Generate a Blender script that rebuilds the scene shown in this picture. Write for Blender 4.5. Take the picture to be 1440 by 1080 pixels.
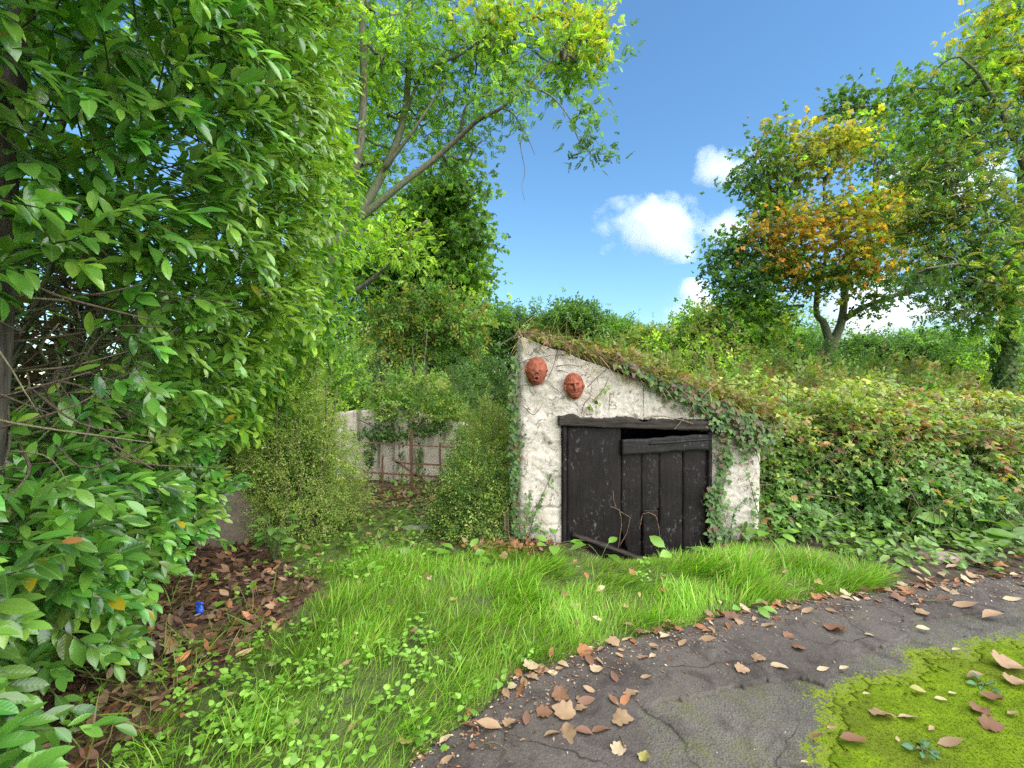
import bpy, math, time
import numpy as np
from mathutils import Matrix, Vector

# ------------------------------------------------------------------ clearing
for o in list(bpy.data.objects):
    bpy.data.objects.remove(o, do_unlink=True)
SC = bpy.context.scene
COL = SC.collection

# ------------------------------------------------------------------ camera
cam_d = bpy.data.cameras.new('camera')
cam_d.lens = 16.0
cam_d.sensor_width = 36.0
cam_d.clip_start = 0.05
cam_d.clip_end = 6000.0
cam = bpy.data.objects.new('camera', cam_d)
cam.location = (0.0, 0.0, 1.5)
cam.rotation_euler = (math.radians(90), 0, 0)
COL.objects.link(cam)
SC.camera = cam

# ------------------------------------------------------------------ sky, sun, exposure
SUN_EL, SUN_AZ = math.radians(50), math.radians(138)     # azimuth clockwise from +Y
world = bpy.data.worlds.new('World')
SC.world = world
world.use_nodes = True
wn = world.node_tree
bg = wn.nodes['Background']
sky = wn.nodes.new('ShaderNodeTexSky')
sky.sky_type = 'NISHITA'
sky.sun_disc = False
sky.sun_elevation = SUN_EL
sky.sun_rotation = SUN_AZ
sky.air_density = 1.5
sky.dust_density = 0.0
sky.ozone_density = 10.0
tint = wn.nodes.new('ShaderNodeMix'); tint.data_type = 'RGBA'; tint.blend_type = 'MULTIPLY'; tint.inputs[0].default_value = 1.0
tint.inputs[7].default_value = (.90, 1.01, .98, 1)
wn.links.new(sky.outputs[0], tint.inputs[6]); wn.links.new(tint.outputs[2], bg.inputs[0])
bg.inputs[1].default_value = 0.076

sun_d = bpy.data.lights.new('sun', 'SUN')
sun_d.energy = 3.2
sun_d.angle = math.radians(100)
sun_d.color = (1.0, 0.95, 0.86)
sun = bpy.data.objects.new('sun', sun_d)
to_sun = Vector((math.sin(SUN_AZ) * math.cos(SUN_EL), math.cos(SUN_AZ) * math.cos(SUN_EL), math.sin(SUN_EL)))
sun.rotation_euler = to_sun.to_track_quat('Z', 'Y').to_euler()
sun.location = (4, -6, 12)
COL.objects.link(sun)

SC.view_settings.view_transform = 'Standard'
SC.view_settings.look = 'None'
SC.view_settings.gamma = 1.0
SC.view_settings.exposure = 1.5
SC.view_settings.use_curve_mapping = False
SC.render.engine = 'CYCLES'
cy = SC.cycles
cy.max_bounces = 14
cy.diffuse_bounces = 4
cy.glossy_bounces = 2
cy.transmission_bounces = 4
cy.volume_bounces = 14
cy.transparent_max_bounces = 4
cy.caustics_reflective = False
cy.caustics_refractive = False
cy.use_adaptive_sampling = True
cy.adaptive_threshold = 0.012
cy.use_denoising = False

# ------------------------------------------------------------------ numeric helpers
FPX = 640.0
CAMZ = 1.5


def P(px, py, d):
    """world point that lies d metres ahead, seen at that place in the 1440 x 1080 photograph"""
    return np.array([(px - 720.0) / FPX * d, d, CAMZ - (py - 540.0) / FPX * d])


def G(px, py, z=0.0):
    d = (CAMZ - z) * FPX / (py - 540.0)
    return np.array([(px - 720.0) / FPX * d, d, z])


def GP(pts):
    return np.array([G(*p)[:2] for p in pts])


def _hash(ix, iy, iz, seed):
    h = (ix.astype(np.int64) * 374761393 + iy.astype(np.int64) * 668265263 + iz.astype(np.int64) * 2147483647 + seed * 974634777)
    h = h & 0xFFFFFFFF
    h = ((h ^ (h >> 13)) * 1274126177) & 0xFFFFFFFF
    h = (h ^ (h >> 16)) & 0xFFFFFF
    return h / float(0xFFFFFF)


def vnoise(p, seed=0):
    p = np.asarray(p, float)
    i = np.floor(p).astype(np.int64)
    f = p - i
    u = f * f * (3 - 2 * f)
    r = 0
    for dx in (0, 1):
        for dy in (0, 1):
            for dz in (0, 1):
                w = (u[..., 0] if dx else 1 - u[..., 0]) * (u[..., 1] if dy else 1 - u[..., 1]) * (u[..., 2] if dz else 1 - u[..., 2])
                r = r + w * _hash(i[..., 0] + dx, i[..., 1] + dy, i[..., 2] + dz, seed)
    return r


def fbm(p, oct=4, seed=0, gain=0.5):
    a, s, t = 1.0, 0.0, 0.0
    p = np.asarray(p, float)
    for k in range(oct):
        s = s + a * (vnoise(p * 2 ** k + 17.3 * k, seed + k) - 0.5)
        t += a
        a *= gain
    return s / t * 2.0          # about -1 .. 1


def xy3(x, y, s=1.0):
    return np.stack([np.asarray(x) * s, np.asarray(y) * s, np.zeros_like(np.asarray(x, float))], -1)


def norm(v):
    v = np.asarray(v, float)
    return v / np.maximum(np.linalg.norm(v, axis=-1, keepdims=True), 1e-9)


def in_poly(x, y, poly):
    x = np.asarray(x); y = np.asarray(y)
    r = np.zeros(x.shape, bool)
    n = len(poly)
    for k in range(n):
        x0, y0 = poly[k]; x1, y1 = poly[(k + 1) % n]
        c = ((y0 > y) != (y1 > y)) & (x < (x1 - x0) * (y - y0) / (y1 - y0 + 1e-12) + x0)
        r ^= c
    return r


def poly_dist(x, y, pts, closed=False):
    x = np.asarray(x, float); y = np.asarray(y, float)
    best = np.full(x.shape, 1e9)
    n = len(pts)
    for k in range(n if closed else n - 1):
        a = pts[k]; b = pts[(k + 1) % n]
        d = b - a
        t = np.clip(((x - a[0]) * d[0] + (y - a[1]) * d[1]) / (d @ d + 1e-12), 0, 1)
        best = np.minimum(best, np.hypot(x - a[0] - t * d[0], y - a[1] - t * d[1]))
    return best


def catmull(pts, n):
    pts = np.asarray(pts, float)
    m = len(pts)
    if m == 2:
        t = np.linspace(0, 1, n)[:, None]
        return pts[0] * (1 - t) + pts[1] * t
    ext = np.vstack([2 * pts[0] - pts[1], pts, 2 * pts[-1] - pts[-2]])
    out = []
    for t in np.linspace(0, m - 1 - 1e-6, n):
        k = int(t); u = t - k
        p0, p1, p2, p3 = ext[k:k + 4]
        out.append(0.5 * (2 * p1 + (p2 - p0) * u + (2 * p0 - 5 * p1 + 4 * p2 - p3) * u * u + (3 * p1 - p0 - 3 * p2 + p3) * u ** 3))
    return np.array(out)


# ------------------------------------------------------------------ mesh helpers
def np_mesh(name, V, F, mat=None, smooth=True, cols=None, uvs=None):
    """V (n,3), F (m,3) or (m,4) index array -> mesh datablock"""
    V = np.asarray(V, np.float32); F = np.asarray(F, np.int32)
    me = bpy.data.meshes.new(name)
    k = F.shape[1]
    me.vertices.add(len(V)); me.vertices.foreach_set('co', V.ravel())
    me.loops.add(F.size); me.loops.foreach_set('vertex_index', F.ravel())
    me.polygons.add(len(F))
    me.polygons.foreach_set('loop_start', np.arange(0, F.size, k, dtype=np.int32))
    me.polygons.foreach_set('use_smooth', np.full(len(F), smooth, bool))
    if cols is not None:
        a = me.attributes.new('col', 'FLOAT_COLOR', 'POINT')
        c = np.ones((len(V), 4), np.float32); c[:, :3] = cols
        a.data.foreach_set('color', c.ravel())
    if uvs is not None:
        a = me.attributes.new('luv', 'FLOAT_VECTOR', 'POINT')
        a.data.foreach_set('vector', np.asarray(uvs, np.float32).ravel())
    me.update(calc_edges=True)
    if mat is not None:
        me.materials.append(mat)
    return me


def link(name, me, parent=None, mtx=None):
    o = bpy.data.objects.new(name, me)
    COL.objects.link(o)
    if parent is not None:
        o.parent = parent
    if mtx is not None:
        o.matrix_local = mtx
    return o


def tag(o, label=None, cat=None, group=None, kind=None):
    if label: o['label'] = label
    if cat: o['category'] = cat
    if group: o['group'] = group
    if kind: o['kind'] = kind
    return o


def empty(name, loc, label=None, cat=None, group=None):
    o = bpy.data.objects.new(name, None)
    o.location = loc
    o.empty_display_size = 0.1
    COL.objects.link(o)
    return tag(o, label, cat, group)


class Bag:
    """collects triangles with a colour per vertex"""
    def __init__(self):
        self.V, self.F, self.C, self.U, self.n = [], [], [], [], 0

    def add(self, V, F, C=None, U=None):
        V = np.asarray(V, float)
        self.V.append(V); self.F.append(np.asarray(F) + self.n)
        C = np.ones((len(V), 3)) * 0.5 if C is None else np.broadcast_to(np.asarray(C, float), (len(V), 3))
        self.C.append(C)
        self.U.append(np.zeros((len(V), 3)) if U is None else U)
        self.n += len(V)

    def mesh(self, name, mat, smooth=True, origin=(0, 0, 0)):
        V = np.vstack(self.V) - np.asarray(origin)
        return np_mesh(name, V, np.vstack(self.F), mat, smooth, np.vstack(self.C), np.vstack(self.U))

    def build(self, name, mat, parent=None, smooth=True):
        org = (0, 0, 0) if parent is None else parent.location
        return link(name, self.mesh(name, mat, smooth, org), parent)


def tube(pts, rad, ns=5, cap=True):
    pts = np.asarray(pts, float); n = len(pts)
    rad = np.broadcast_to(np.asarray(rad, float), (n,))
    t = norm(np.gradient(pts, axis=0))
    up = np.array([0, 0, 1.0]) if abs(t[:, 2]).mean() < 0.9 else np.array([1.0, 0, 0])
    a = norm(np.cross(t, up)); b = np.cross(t, a)
    th = np.linspace(0, 2 * np.pi, ns, endpoint=False)
    V = pts[:, None] + rad[:, None, None] * (np.cos(th)[None, :, None] * a[:, None] + np.sin(th)[None, :, None] * b[:, None])
    V = V.reshape(-1, 3)
    i = np.arange(n - 1)[:, None] * ns; j = np.arange(ns)[None]; j2 = (j + 1) % ns
    q = np.stack([i + j, i + j2, i + ns + j2, i + ns + j], -1).reshape(-1, 4)
    F = np.vstack([q[:, [0, 1, 2]], q[:, [0, 2, 3]]])
    if cap and ns >= 3:
        c0 = [[0, k + 1, k] for k in range(1, ns - 1)]
        e = (n - 1) * ns
        c1 = [[e, e + k, e + k + 1] for k in range(1, ns - 1)]
        F = np.vstack([F, c0, c1])
    return V, F


def frames(fwd, up):
    f = norm(fwd)
    r = norm(np.cross(f, up))
    n = np.cross(r, f)
    return r, f, n


def inst(tv, pos, fwd, up, scale):
    """template verts (n,3) at N places -> (N*n,3)"""
    r, f, n = frames(fwd, up)
    s = np.asarray(scale, float).reshape(-1, 1, 1)
    V = pos[:, None] + s * (tv[None, :, 0:1] * r[:, None] + tv[None, :, 1:2] * f[:, None] + tv[None, :, 2:3] * n[:, None])
    return V.reshape(-1, 3)


def scatter(bag, tpl, pos, fwd, up, scale, col, rng, jitter=0.12):
    """tpl: dict V F L(leaf id per vert) ; col (N,3)"""
    tv, tf, tl = tpl['V'], tpl['F'], tpl['L']
    N = len(pos)
    if N == 0:
        return
    V = inst(tv, pos, fwd, up, scale)
    F = (tf[None] + (np.arange(N) * len(tv))[:, None, None]).reshape(-1, 3)
    nl = tl.max() + 1
    j = 1 + jitter * rng.standard_normal((N, nl))
    C = col[:, None, :] * np.clip(j, 0.55, 1.6)[:, tl][..., None]
    U = np.broadcast_to(tv[None], (N,) + tv.shape).reshape(-1, 3)
    bag.add(V, F, C.reshape(-1, 3), U)


# ------------------------------------------------------------------ leaf templates
def leaf_tpl(st, wd, fold=0.25, droop=0.12, wave=0.0):
    V = [[0, st[0], 0]]; F = []
    for k in range(1, len(st) - 1):
        t, w = st[k], wd[k]
        z = -droop * t * t
        wv = wave * math.sin(7 * t)
        V += [[-w, t, z + fold * w + wv], [0, t, z], [w, t, z + fold * w - wv]]
    V.append([0, st[-1], -droop * st[-1] ** 2])
    m = len(st) - 2
    F += [[0, 2, 1], [0, 3, 2]]
    for k in range(m - 1):
        a = 1 + 3 * k; b = a + 3
        F += [[a, a + 1, b + 1], [a, b + 1, b], [a + 1, a + 2, b + 2], [a + 1, b + 2, b + 1]]
    a = 1 + 3 * (m - 1); e = len(V) - 1
    F += [[a, a + 1, e], [a + 1, a + 2, e]]
    V = np.array(V, float)
    return dict(V=V, F=np.array(F), L=np.zeros(len(V), int))


def rhomb(w=0.2, fold=0.15, droop=0.1):
    V = np.array([[0, 0, 0], [w, 0.45, fold * w - droop * .2], [0, 1, -droop], [-w, 0.45, fold * w - droop * .2]])
    return dict(V=V, F=np.array([[0, 1, 2], [0, 2, 3]]), L=np.zeros(4, int))


def compose(base, mats):
    """several copies of a template -> one template; mats: list of (pos, fwd, up, scale)"""
    Vs, Fs, Ls, n = [], [], [], 0
    for k, (p, f, u, s) in enumerate(mats):
        V = inst(base['V'], np.array([p], float), np.array([f], float), np.array([u], float), [s])
        Vs.append(V); Fs.append(base['F'] + n); Ls.append(np.full(len(V), k)); n += len(V)
    return dict(V=np.vstack(Vs), F=np.vstack(Fs), L=np.concatenate(Ls))


def lobed(outline, cup=0.1, fold=0.2):
    o = np.array(outline, float)
    full = np.vstack([o, (o * [-1, 1])[::-1]])
    c = np.array([[0, 0.38]])
    V2 = np.vstack([c, full])
    V = np.zeros((len(V2), 3)); V[:, :2] = V2
    V[:, 2] = fold * np.abs(V2[:, 0]) - cup * V2[:, 1] ** 2
    n = len(full)
    F = np.array([[0, 1 + k, 1 + (k + 1) % n] for k in range(n)])
    return dict(V=V, F=F, L=np.zeros(len(V), int))


T_LAUREL = [leaf_tpl([0, .12, .33, .6, .84, 1], [0, .075, .17, .195, .115, 0], fo, dr) for fo, dr in ((.3, .10), (.45, .22), (.2, .32), (.35, -.06))]
T_SIMPLE5 = leaf_tpl([0, .3, .7, 1], [0, .22, .2, 0], .25, .2)
T_RHOMB = rhomb(.22)
T_BROAD = leaf_tpl([0, .1, .3, .55, .8, 1], [0, .03, .21, .27, .18, 0], .22, .25, .015)
T_HEART = leaf_tpl([0, .06, .25, .55, .85, 1], [0, .2, .36, .3, .12, 0], .15, .2)
# ash: pinnate leaf with nine leaflets
_m = []
for k in range(4):
    t = .28 + .17 * k
    for s in (-1, 1):
        _m.append(((0, t, -.2 * t * t), (s * .85, .55, -.25), (0, 0, 1), .40 - .02 * k))
_m.append(((0, .93, -.18), (0, 1, -.35), (0, 0, 1), .36))
T_ASH = compose(rhomb(.25, .2, .15), _m)
# sprig of simple leaves, seven along a stem
_m = []
for k in range(7):
    a = k * 2.4
    _m.append(((0, .12 + .12 * k, 0), (math.cos(a) * .8, .55, math.sin(a) * .5 - .1), (0, -.2, 1), .34))
T_SPRIG = compose(rhomb(.27, .25, .2), _m)
_m = []
for k in range(9):
    a = k * 2.4
    _m.append(((.05 * math.sin(k), .08 + .1 * k, 0), (math.cos(a) * .8, .7, math.sin(a) * .6), (0, -.2, 1), .17))
T_FINE = compose(rhomb(.24, .25, .2), _m)
T_MAPLE = lobed([(0.04, 0.0), (.30, -.03), (.26, .12), (.52, .30), (.30, .38), (.40, .66), (.17, .60), (0.0, 1.0)], .18, .12)
T_IVY = lobed([(0.05, 0.0), (.30, -.05), (.42, .18), (.30, .38), (.26, .55), (0.0, .95)], .15, .15)
_lf = leaf_tpl([0, .3, .65, 1], [0, .27, .25, 0], .2, .25)
T_BRAMBLE = compose(_lf, [((0, .3, 0), (0, 1, -.1), (0, 0, 1), .62), ((0, .3, 0), (.9, .35, -.1), (0, 0, 1), .5), ((0, .3, 0), (-.9, .35, -.1), (0, 0, 1), .5)])
T_BRAM5 = compose(_lf, [((0, .3, 0), (0, 1, -.1), (0, 0, 1), .6), ((0, .3, 0), (.8, .6, -.1), (0, 0, 1), .55), ((0, .3, 0), (-.8, .6, -.1), (0, 0, 1), .55),
                        ((0, .3, 0), (.9, -.1, -.15), (0, 0, 1), .42), ((0, .3, 0), (-.9, -.1, -.15), (0, 0, 1), .42)])
# palmate cluster for sycamore (a spray of five lobed leaves)
_mp = lobed([(0.03, 0.0), (.34, .02), (.5, .34), (.3, .42), (.0, 1.0)], .2, .15)
_m = []
for k in range(5):
    a = k * 2.4 + .4
    _m.append(((0.05 * math.cos(a), .15 + .13 * k, 0), (math.cos(a) * .8, .5, math.sin(a) * .35 - .2), (0, -.2, 1), .42))
T_SYC = compose(_mp, _m)


def pick(rng, cols, n, w=None, var=0.18):
    """n colours out of a palette with brightness spread"""
    cols = np.array(cols, float)
    k = rng.choice(len(cols), n, p=None if w is None else np.array(w) / np.sum(w))
    return cols[k] * np.clip(1 + var * rng.standard_normal((n, 1)), .5, 1.7)


def rdir(rng, n):
    return norm(rng.standard_normal((n, 3)))

# ------------------------------------------------------------------ materials
def new_mat(name):
    m = bpy.data.materials.new(name)
    m.use_nodes = True
    nt = m.node_tree
    return m, nt, nt.nodes['Principled BSDF'], nt.nodes['Material Output']


def N(nt, t, **kw):
    n = nt.nodes.new(t)
    for k, v in kw.items():
        if k.startswith('i_'):
            n.inputs[k[2:].replace('_', ' ')].default_value = v
        else:
            setattr(n, k, v)
    return n


def mixc(nt, fac, a, b, mode='MIX'):
    n = nt.nodes.new('ShaderNodeMix'); n.data_type = 'RGBA'; n.blend_type = mode
    for s, v in ((n.inputs[0], fac), (n.inputs[6], a), (n.inputs[7], b)):
        if hasattr(v, 'is_linked'):
            nt.links.new(v, s)
        elif isinstance(v, (tuple, list)):
            s.default_value = tuple(v) + ((1,) if len(v) == 3 else ())
        else:
            s.default_value = v
    return n.outputs[2]


def ramp(nt, src, p0, p1, c0=(0, 0, 0), c1=(1, 1, 1)):
    r = nt.nodes.new('ShaderNodeValToRGB')
    r.color_ramp.elements[0].position = p0; r.color_ramp.elements[1].position = p1
    r.color_ramp.elements[0].color = tuple(c0) + (1,); r.color_ramp.elements[1].color = tuple(c1) + (1,)
    nt.links.new(src, r.inputs[0])
    return r.outputs[0]


def noise(nt, scale, detail=4, rough=.55, vec=None, dist=0.0):
    n = N(nt, 'ShaderNodeTexNoise')
    n.inputs['Scale'].default_value = scale; n.inputs['Detail'].default_value = detail
    n.inputs['Roughness'].default_value = rough; n.inputs['Distortion'].default_value = dist
    if vec is not None:
        nt.links.new(vec, n.inputs['Vector'])
    return n.outputs[0]


def objco(nt, scale=None):
    t = N(nt, 'ShaderNodeTexCoord')
    if scale is None:
        return t.outputs['Object']
    m = N(nt, 'ShaderNodeMapping'); m.inputs['Scale'].default_value = scale
    nt.links.new(t.outputs['Object'], m.inputs[0])
    return m.outputs[0]


def bump(nt, h, dist, strength=1.0, prev=None):
    b = N(nt, 'ShaderNodeBump'); b.inputs['Distance'].default_value = dist; b.inputs['Strength'].default_value = strength
    nt.links.new(h, b.inputs['Height'])
    if prev is not None:
        nt.links.new(prev, b.inputs['Normal'])
    return b.outputs[0]


def leaf_mat(name, rough=.45, transl=.3, spec=.5, vein=0.0, tr_tint=(1.25, 1.35, .55), mottled=.25):
    m, nt, bs, out = new_mat(name)
    at = N(nt, 'ShaderNodeAttribute', attribute_name='col')
    c = at.outputs['Color']
    if mottled:
        nz = noise(nt, 28, 3)
        c = mixc(nt, mottled, c, mixc(nt, 1.0, c, ramp(nt, nz, .3, .7, (.45, .5, .5), (1.5, 1.45, 1.3)), 'MULTIPLY'))
    if vein:
        uv = N(nt, 'ShaderNodeAttribute', attribute_name='luv')
        sx = N(nt, 'ShaderNodeSeparateXYZ'); nt.links.new(uv.outputs['Vector'], sx.inputs[0])
        ab = N(nt, 'ShaderNodeMath', operation='ABSOLUTE'); nt.links.new(sx.outputs[0], ab.inputs[0])
        mid = ramp(nt, ab.outputs[0], .006, .022, (1, 1, 1), (0, 0, 0))
        # side veins
        ad = N(nt, 'ShaderNodeMath', operation='MULTIPLY_ADD'); nt.links.new(ab.outputs[0], ad.inputs[0])
        ad.inputs[1].default_value = -.7; nt.links.new(sx.outputs[1], ad.inputs[2])
        sn = N(nt, 'ShaderNodeMath', operation='SINE')
        mu = N(nt, 'ShaderNodeMath', operation='MULTIPLY'); nt.links.new(ad.outputs[0], mu.inputs[0]); mu.inputs[1].default_value = 52
        nt.links.new(mu.outputs[0], sn.inputs[0])
        side = ramp(nt, sn.outputs[0], .8, 1.0)
        c = mixc(nt, mixc(nt, 1.0, mid, (vein,) * 3, 'MULTIPLY'), c, (.22, .36, .09))
        nt.links.new(bump(nt, sn.outputs[0], .0005, .16), bs.inputs['Normal'])
    nt.links.new(c, bs.inputs['Base Color'])
    bs.inputs['Roughness'].default_value = rough
    bs.inputs['Specular IOR Level'].default_value = spec
    tr = N(nt, 'ShaderNodeBsdfTranslucent')
    nt.links.new(mixc(nt, 1.0, c, tr_tint, 'MULTIPLY'), tr.inputs[0])
    mx = N(nt, 'ShaderNodeMixShader'); mx.inputs[0].default_value = transl
    nt.links.new(bs.outputs[0], mx.inputs[1]); nt.links.new(tr.outputs[0], mx.inputs[2])
    nt.links.new(mx.outputs[0], out.inputs[0])
    return m


M = {}
M['laurel'] = leaf_mat('laurel_leaf', .22, .30, .8, vein=.5, mottled=.1)
M['leaf'] = leaf_mat('soft_leaf', .5, .45, .4)
M['far_leaf'] = leaf_mat('tree_leaf', .55, .48, .35, mottled=0)
M['bramble'] = leaf_mat('bramble_leaf', .42, .4, .5, vein=.35)
M['broad'] = leaf_mat('broad_leaf', .38, .3, .5, vein=.6)
M['grass'] = leaf_mat('grass_blade', .45, .42, .35, mottled=0)
M['dry'] = leaf_mat('dry_leaf', .6, .12, .3, vein=.0, tr_tint=(1.1, .9, .6), mottled=.55)
M['moss'] = leaf_mat('moss_tuft', .8, .3, .1, mottled=0)


def bark_mat(name, c0, c1, sc=(6, 6, 1.3), ivy=0.0):
    m, nt, bs, out = new_mat(name)
    v = objco(nt, sc)
    n1 = noise(nt, 5, 6, .6, v, .4)
    n2 = noise(nt, 1.2, 4, .5)
    c = ramp(nt, n1, .35, .68, c0, c1)
    c = mixc(nt, ramp(nt, n2, .45, .62), c, mixc(nt, .6, c, (.10, .13, .05)))
    nt.links.new(c, bs.inputs['Base Color'])
    bs.inputs['Roughness'].default_value = .9
    nt.links.new(bump(nt, n1, .03, .8), bs.inputs['Normal'])
    return m


M['bark_grey'] = bark_mat('bark_grey', (.06, .05, .035), (.24, .20, .14))
M['bark_dark'] = bark_mat('bark_dark', (.03, .024, .02), (.12, .095, .07))
M['bark_pale'] = bark_mat('bark_pale', (.12, .10, .07), (.36, .30, .21))
M['twig'] = bark_mat('twig_brown', (.09, .06, .04), (.27, .19, .13), (30, 30, 6))
M['twig_pale'] = bark_mat('twig_straw', (.22, .17, .09), (.45, .37, .22), (30, 30, 6))
M['stem_green'] = bark_mat('stem_green', (.07, .12, .03), (.2, .24, .07), (30, 30, 6))
M['stem_red'] = bark_mat('stem_reddish', (.16, .08, .05), (.3, .2, .1), (30, 30, 6))

# ground: soil with moss, roots and crumbs; the attribute col carries which patch is soil, litter or turf
m, nt, bs, out = new_mat('ground_soil')
at = N(nt, 'ShaderNodeAttribute', attribute_name='col')
n1 = noise(nt, 9, 8, .65, objco(nt)); n2 = noise(nt, 60, 5, .6, objco(nt))
c = mixc(nt, 1.0, at.outputs['Color'], ramp(nt, n1, .3, .7, (.55, .55, .55), (1.45, 1.4, 1.3)), 'MULTIPLY')
c = mixc(nt, .6, c, mixc(nt, 1.0, c, ramp(nt, n2, .35, .65, (.5, .5, .5), (1.5, 1.5, 1.5)), 'MULTIPLY'))
nt.links.new(c, bs.inputs['Base Color']); bs.inputs['Roughness'].default_value = .95
nt.links.new(bump(nt, n2, .02, .8, bump(nt, n1, .05, .7)), bs.inputs['Normal'])
M['ground'] = m


def asphalt(name, c0, c1, stain, grit, mossy):
    m, nt, bs, out = new_mat(name)
    co = objco(nt)
    big = noise(nt, 1.6, 5, .6, co)
    fine = noise(nt, 140, 3, .7, co)
    vo = N(nt, 'ShaderNodeTexVoronoi'); vo.inputs['Scale'].default_value = 95; nt.links.new(co, vo.inputs['Vector'])
    c = ramp(nt, big, .3, .7, c0, c1)
    mid = noise(nt, 5.5, 6, .65, co, .6)
    c = mixc(nt, mixc(nt, 1.0, ramp(nt, mid, .48, .64), (.75,) * 3, 'MULTIPLY'), c, stain)
    c = mixc(nt, 1.0, c, ramp(nt, fine, .3, .72, (1 - grit,) * 3, (1 + grit,) * 3), 'MULTIPLY')
    c = mixc(nt, ramp(nt, vo.outputs['Color'], .8, .84, (0, 0, 0), (grit * .30,) * 3), c, (.24, .225, .20))
    ce = N(nt, 'ShaderNodeTexVoronoi', feature='DISTANCE_TO_EDGE'); ce.inputs['Scale'].default_value = 1.7
    wb = N(nt, 'ShaderNodeMix'); wb.data_type = 'RGBA'; wb.inputs[0].default_value = .10
    wn_ = N(nt, 'ShaderNodeTexNoise'); wn_.inputs['Scale'].default_value = 7; wn_.inputs['Detail'].default_value = 5; nt.links.new(co, wn_.inputs[0])
    nt.links.new(co, wb.inputs[6]); nt.links.new(wn_.outputs[1], wb.inputs[7]); nt.links.new(wb.outputs[2], ce.inputs['Vector'])
    ck = mixc(nt, 1.0, ramp(nt, ce.outputs['Distance'], .002, .007, (1, 1, 1), (0, 0, 0)), ramp(nt, big, .46, .54), 'MULTIPLY')
    c = mixc(nt, mixc(nt, 1.0, ck, (.85,) * 3, 'MULTIPLY'), c, (.015, .013, .011))
    if mossy:
        mo = noise(nt, 3.4, 7, .7, co)
        mo2 = noise(nt, 70, 4, .7, co)
        f = mixc(nt, 1.0, ramp(nt, mo, .5, .66), ramp(nt, mo2, .35, .6), 'MULTIPLY')
        c = mixc(nt, mixc(nt, 1.0, f, (mossy,) * 3, 'MULTIPLY'), c, (.11, .13, .02))
        at = N(nt, 'ShaderNodeAttribute', attribute_name='col')
        g1 = N(nt, 'ShaderNodeMath', operation='ADD'); nt.links.new(at.outputs['Fac'], g1.inputs[0]); nt.links.new(noise(nt, 55, 6, .75, co), g1.inputs[1])
        c = mixc(nt, ramp(nt, g1.outputs[0], .95, 1.12), c, (.15, .20, .006))
    nt.links.new(c, bs.inputs['Base Color'])
    nt.links.new(ramp(nt, mid, .35, .6, (.72,) * 3, (.92,) * 3), bs.inputs['Roughness'])
    bs.inputs['Specular IOR Level'].default_value = .3
    h = bump(nt, vo.outputs['Distance'], .006, grit, bump(nt, fine, .006, grit, bump(nt, mid, .03, .4)))
    nt.links.new(h, bs.inputs['Normal'])
    return m


M['asphalt_old'] = asphalt('asphalt_worn', (.082, .073, .060), (.128, .114, .094), (.058, .049, .040), .5, .7)
M['asphalt_top'] = asphalt('asphalt_top', (.068, .056, .048), (.112, .094, .081), (.038, .029, .026), .34, .1)

m, nt, bs, out = new_mat('moss_sheet')
co = objco(nt)
n1 = noise(nt, 7, 6, .65, co); n2 = noise(nt, 90, 5, .7, co); n3 = noise(nt, 2.2, 5, .6, co)
c = ramp(nt, n1, .3, .7, (.09, .145, .006), (.155, .23, .010))
c = mixc(nt, ramp(nt, n3, .50, .70), c, (.10, .125, .014))
c = mixc(nt, mixc(nt, 1.0, ramp(nt, noise(nt, 16, 5, .7, co), .56, .68), (.6,) * 3, 'MULTIPLY'), c, (.075, .075, .02))
c = mixc(nt, 1.0, c, ramp(nt, n2, .3, .7, (.6, .62, .6), (1.4, 1.35, 1.2)), 'MULTIPLY')
nt.links.new(c, bs.inputs['Base Color']); bs.inputs['Roughness'].default_value = .95; bs.inputs['Specular IOR Level'].default_value = .1
nt.links.new(bump(nt, n2, .005, .6, bump(nt, n1, .012, .4)), bs.inputs['Normal'])
M['moss_sheet'] = m

# whitewashed rough render over rubble
m, nt, bs, out = new_mat('whitewash_render')
co = objco(nt)
n1 = noise(nt, 3, 6, .6, co); n2 = noise(nt, 22, 6, .65, co, .5); n3 = noise(nt, 110, 3, .6, co)
st = noise(nt, 4, 5, .6, objco(nt, (2.5, 2.5, .5)), .3)
c = ramp(nt, n2, .28, .62, (.43, .365, .305), (.70, .62, .535))
c = mixc(nt, mixc(nt, 1.0, ramp(nt, n1, .5, .72), (.45,) * 3, 'MULTIPLY'), c, (.44, .355, .26))
c = mixc(nt, mixc(nt, 1.0, ramp(nt, st, .56, .72), (.5,) * 3, 'MULTIPLY'), c, (.31, .29, .22))
cr = N(nt, 'ShaderNodeTexVoronoi', feature='DISTANCE_TO_EDGE'); cr.inputs['Scale'].default_value = 5.0
wob = N(nt, 'ShaderNodeMix'); wob.data_type = 'RGBA'; wob.inputs[0].default_value = .12
nt.links.new(co, wob.inputs[6]); nn = N(nt, 'ShaderNodeTexNoise'); nn.inputs['Scale'].default_value = 9; nt.links.new(co, nn.inputs[0]); nt.links.new(nn.outputs[1], wob.inputs[7])
nt.links.new(wob.outputs[2], cr.inputs['Vector'])
crk = mixc(nt, 1.0, ramp(nt, cr.outputs['Distance'], .004, .012, (1, 1, 1), (0, 0, 0)), ramp(nt, n1, .47, .56), 'MULTIPLY')
c = mixc(nt, mixc(nt, 1.0, crk, (.7,) * 3, 'MULTIPLY'), c, (.10, .085, .065))
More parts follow.
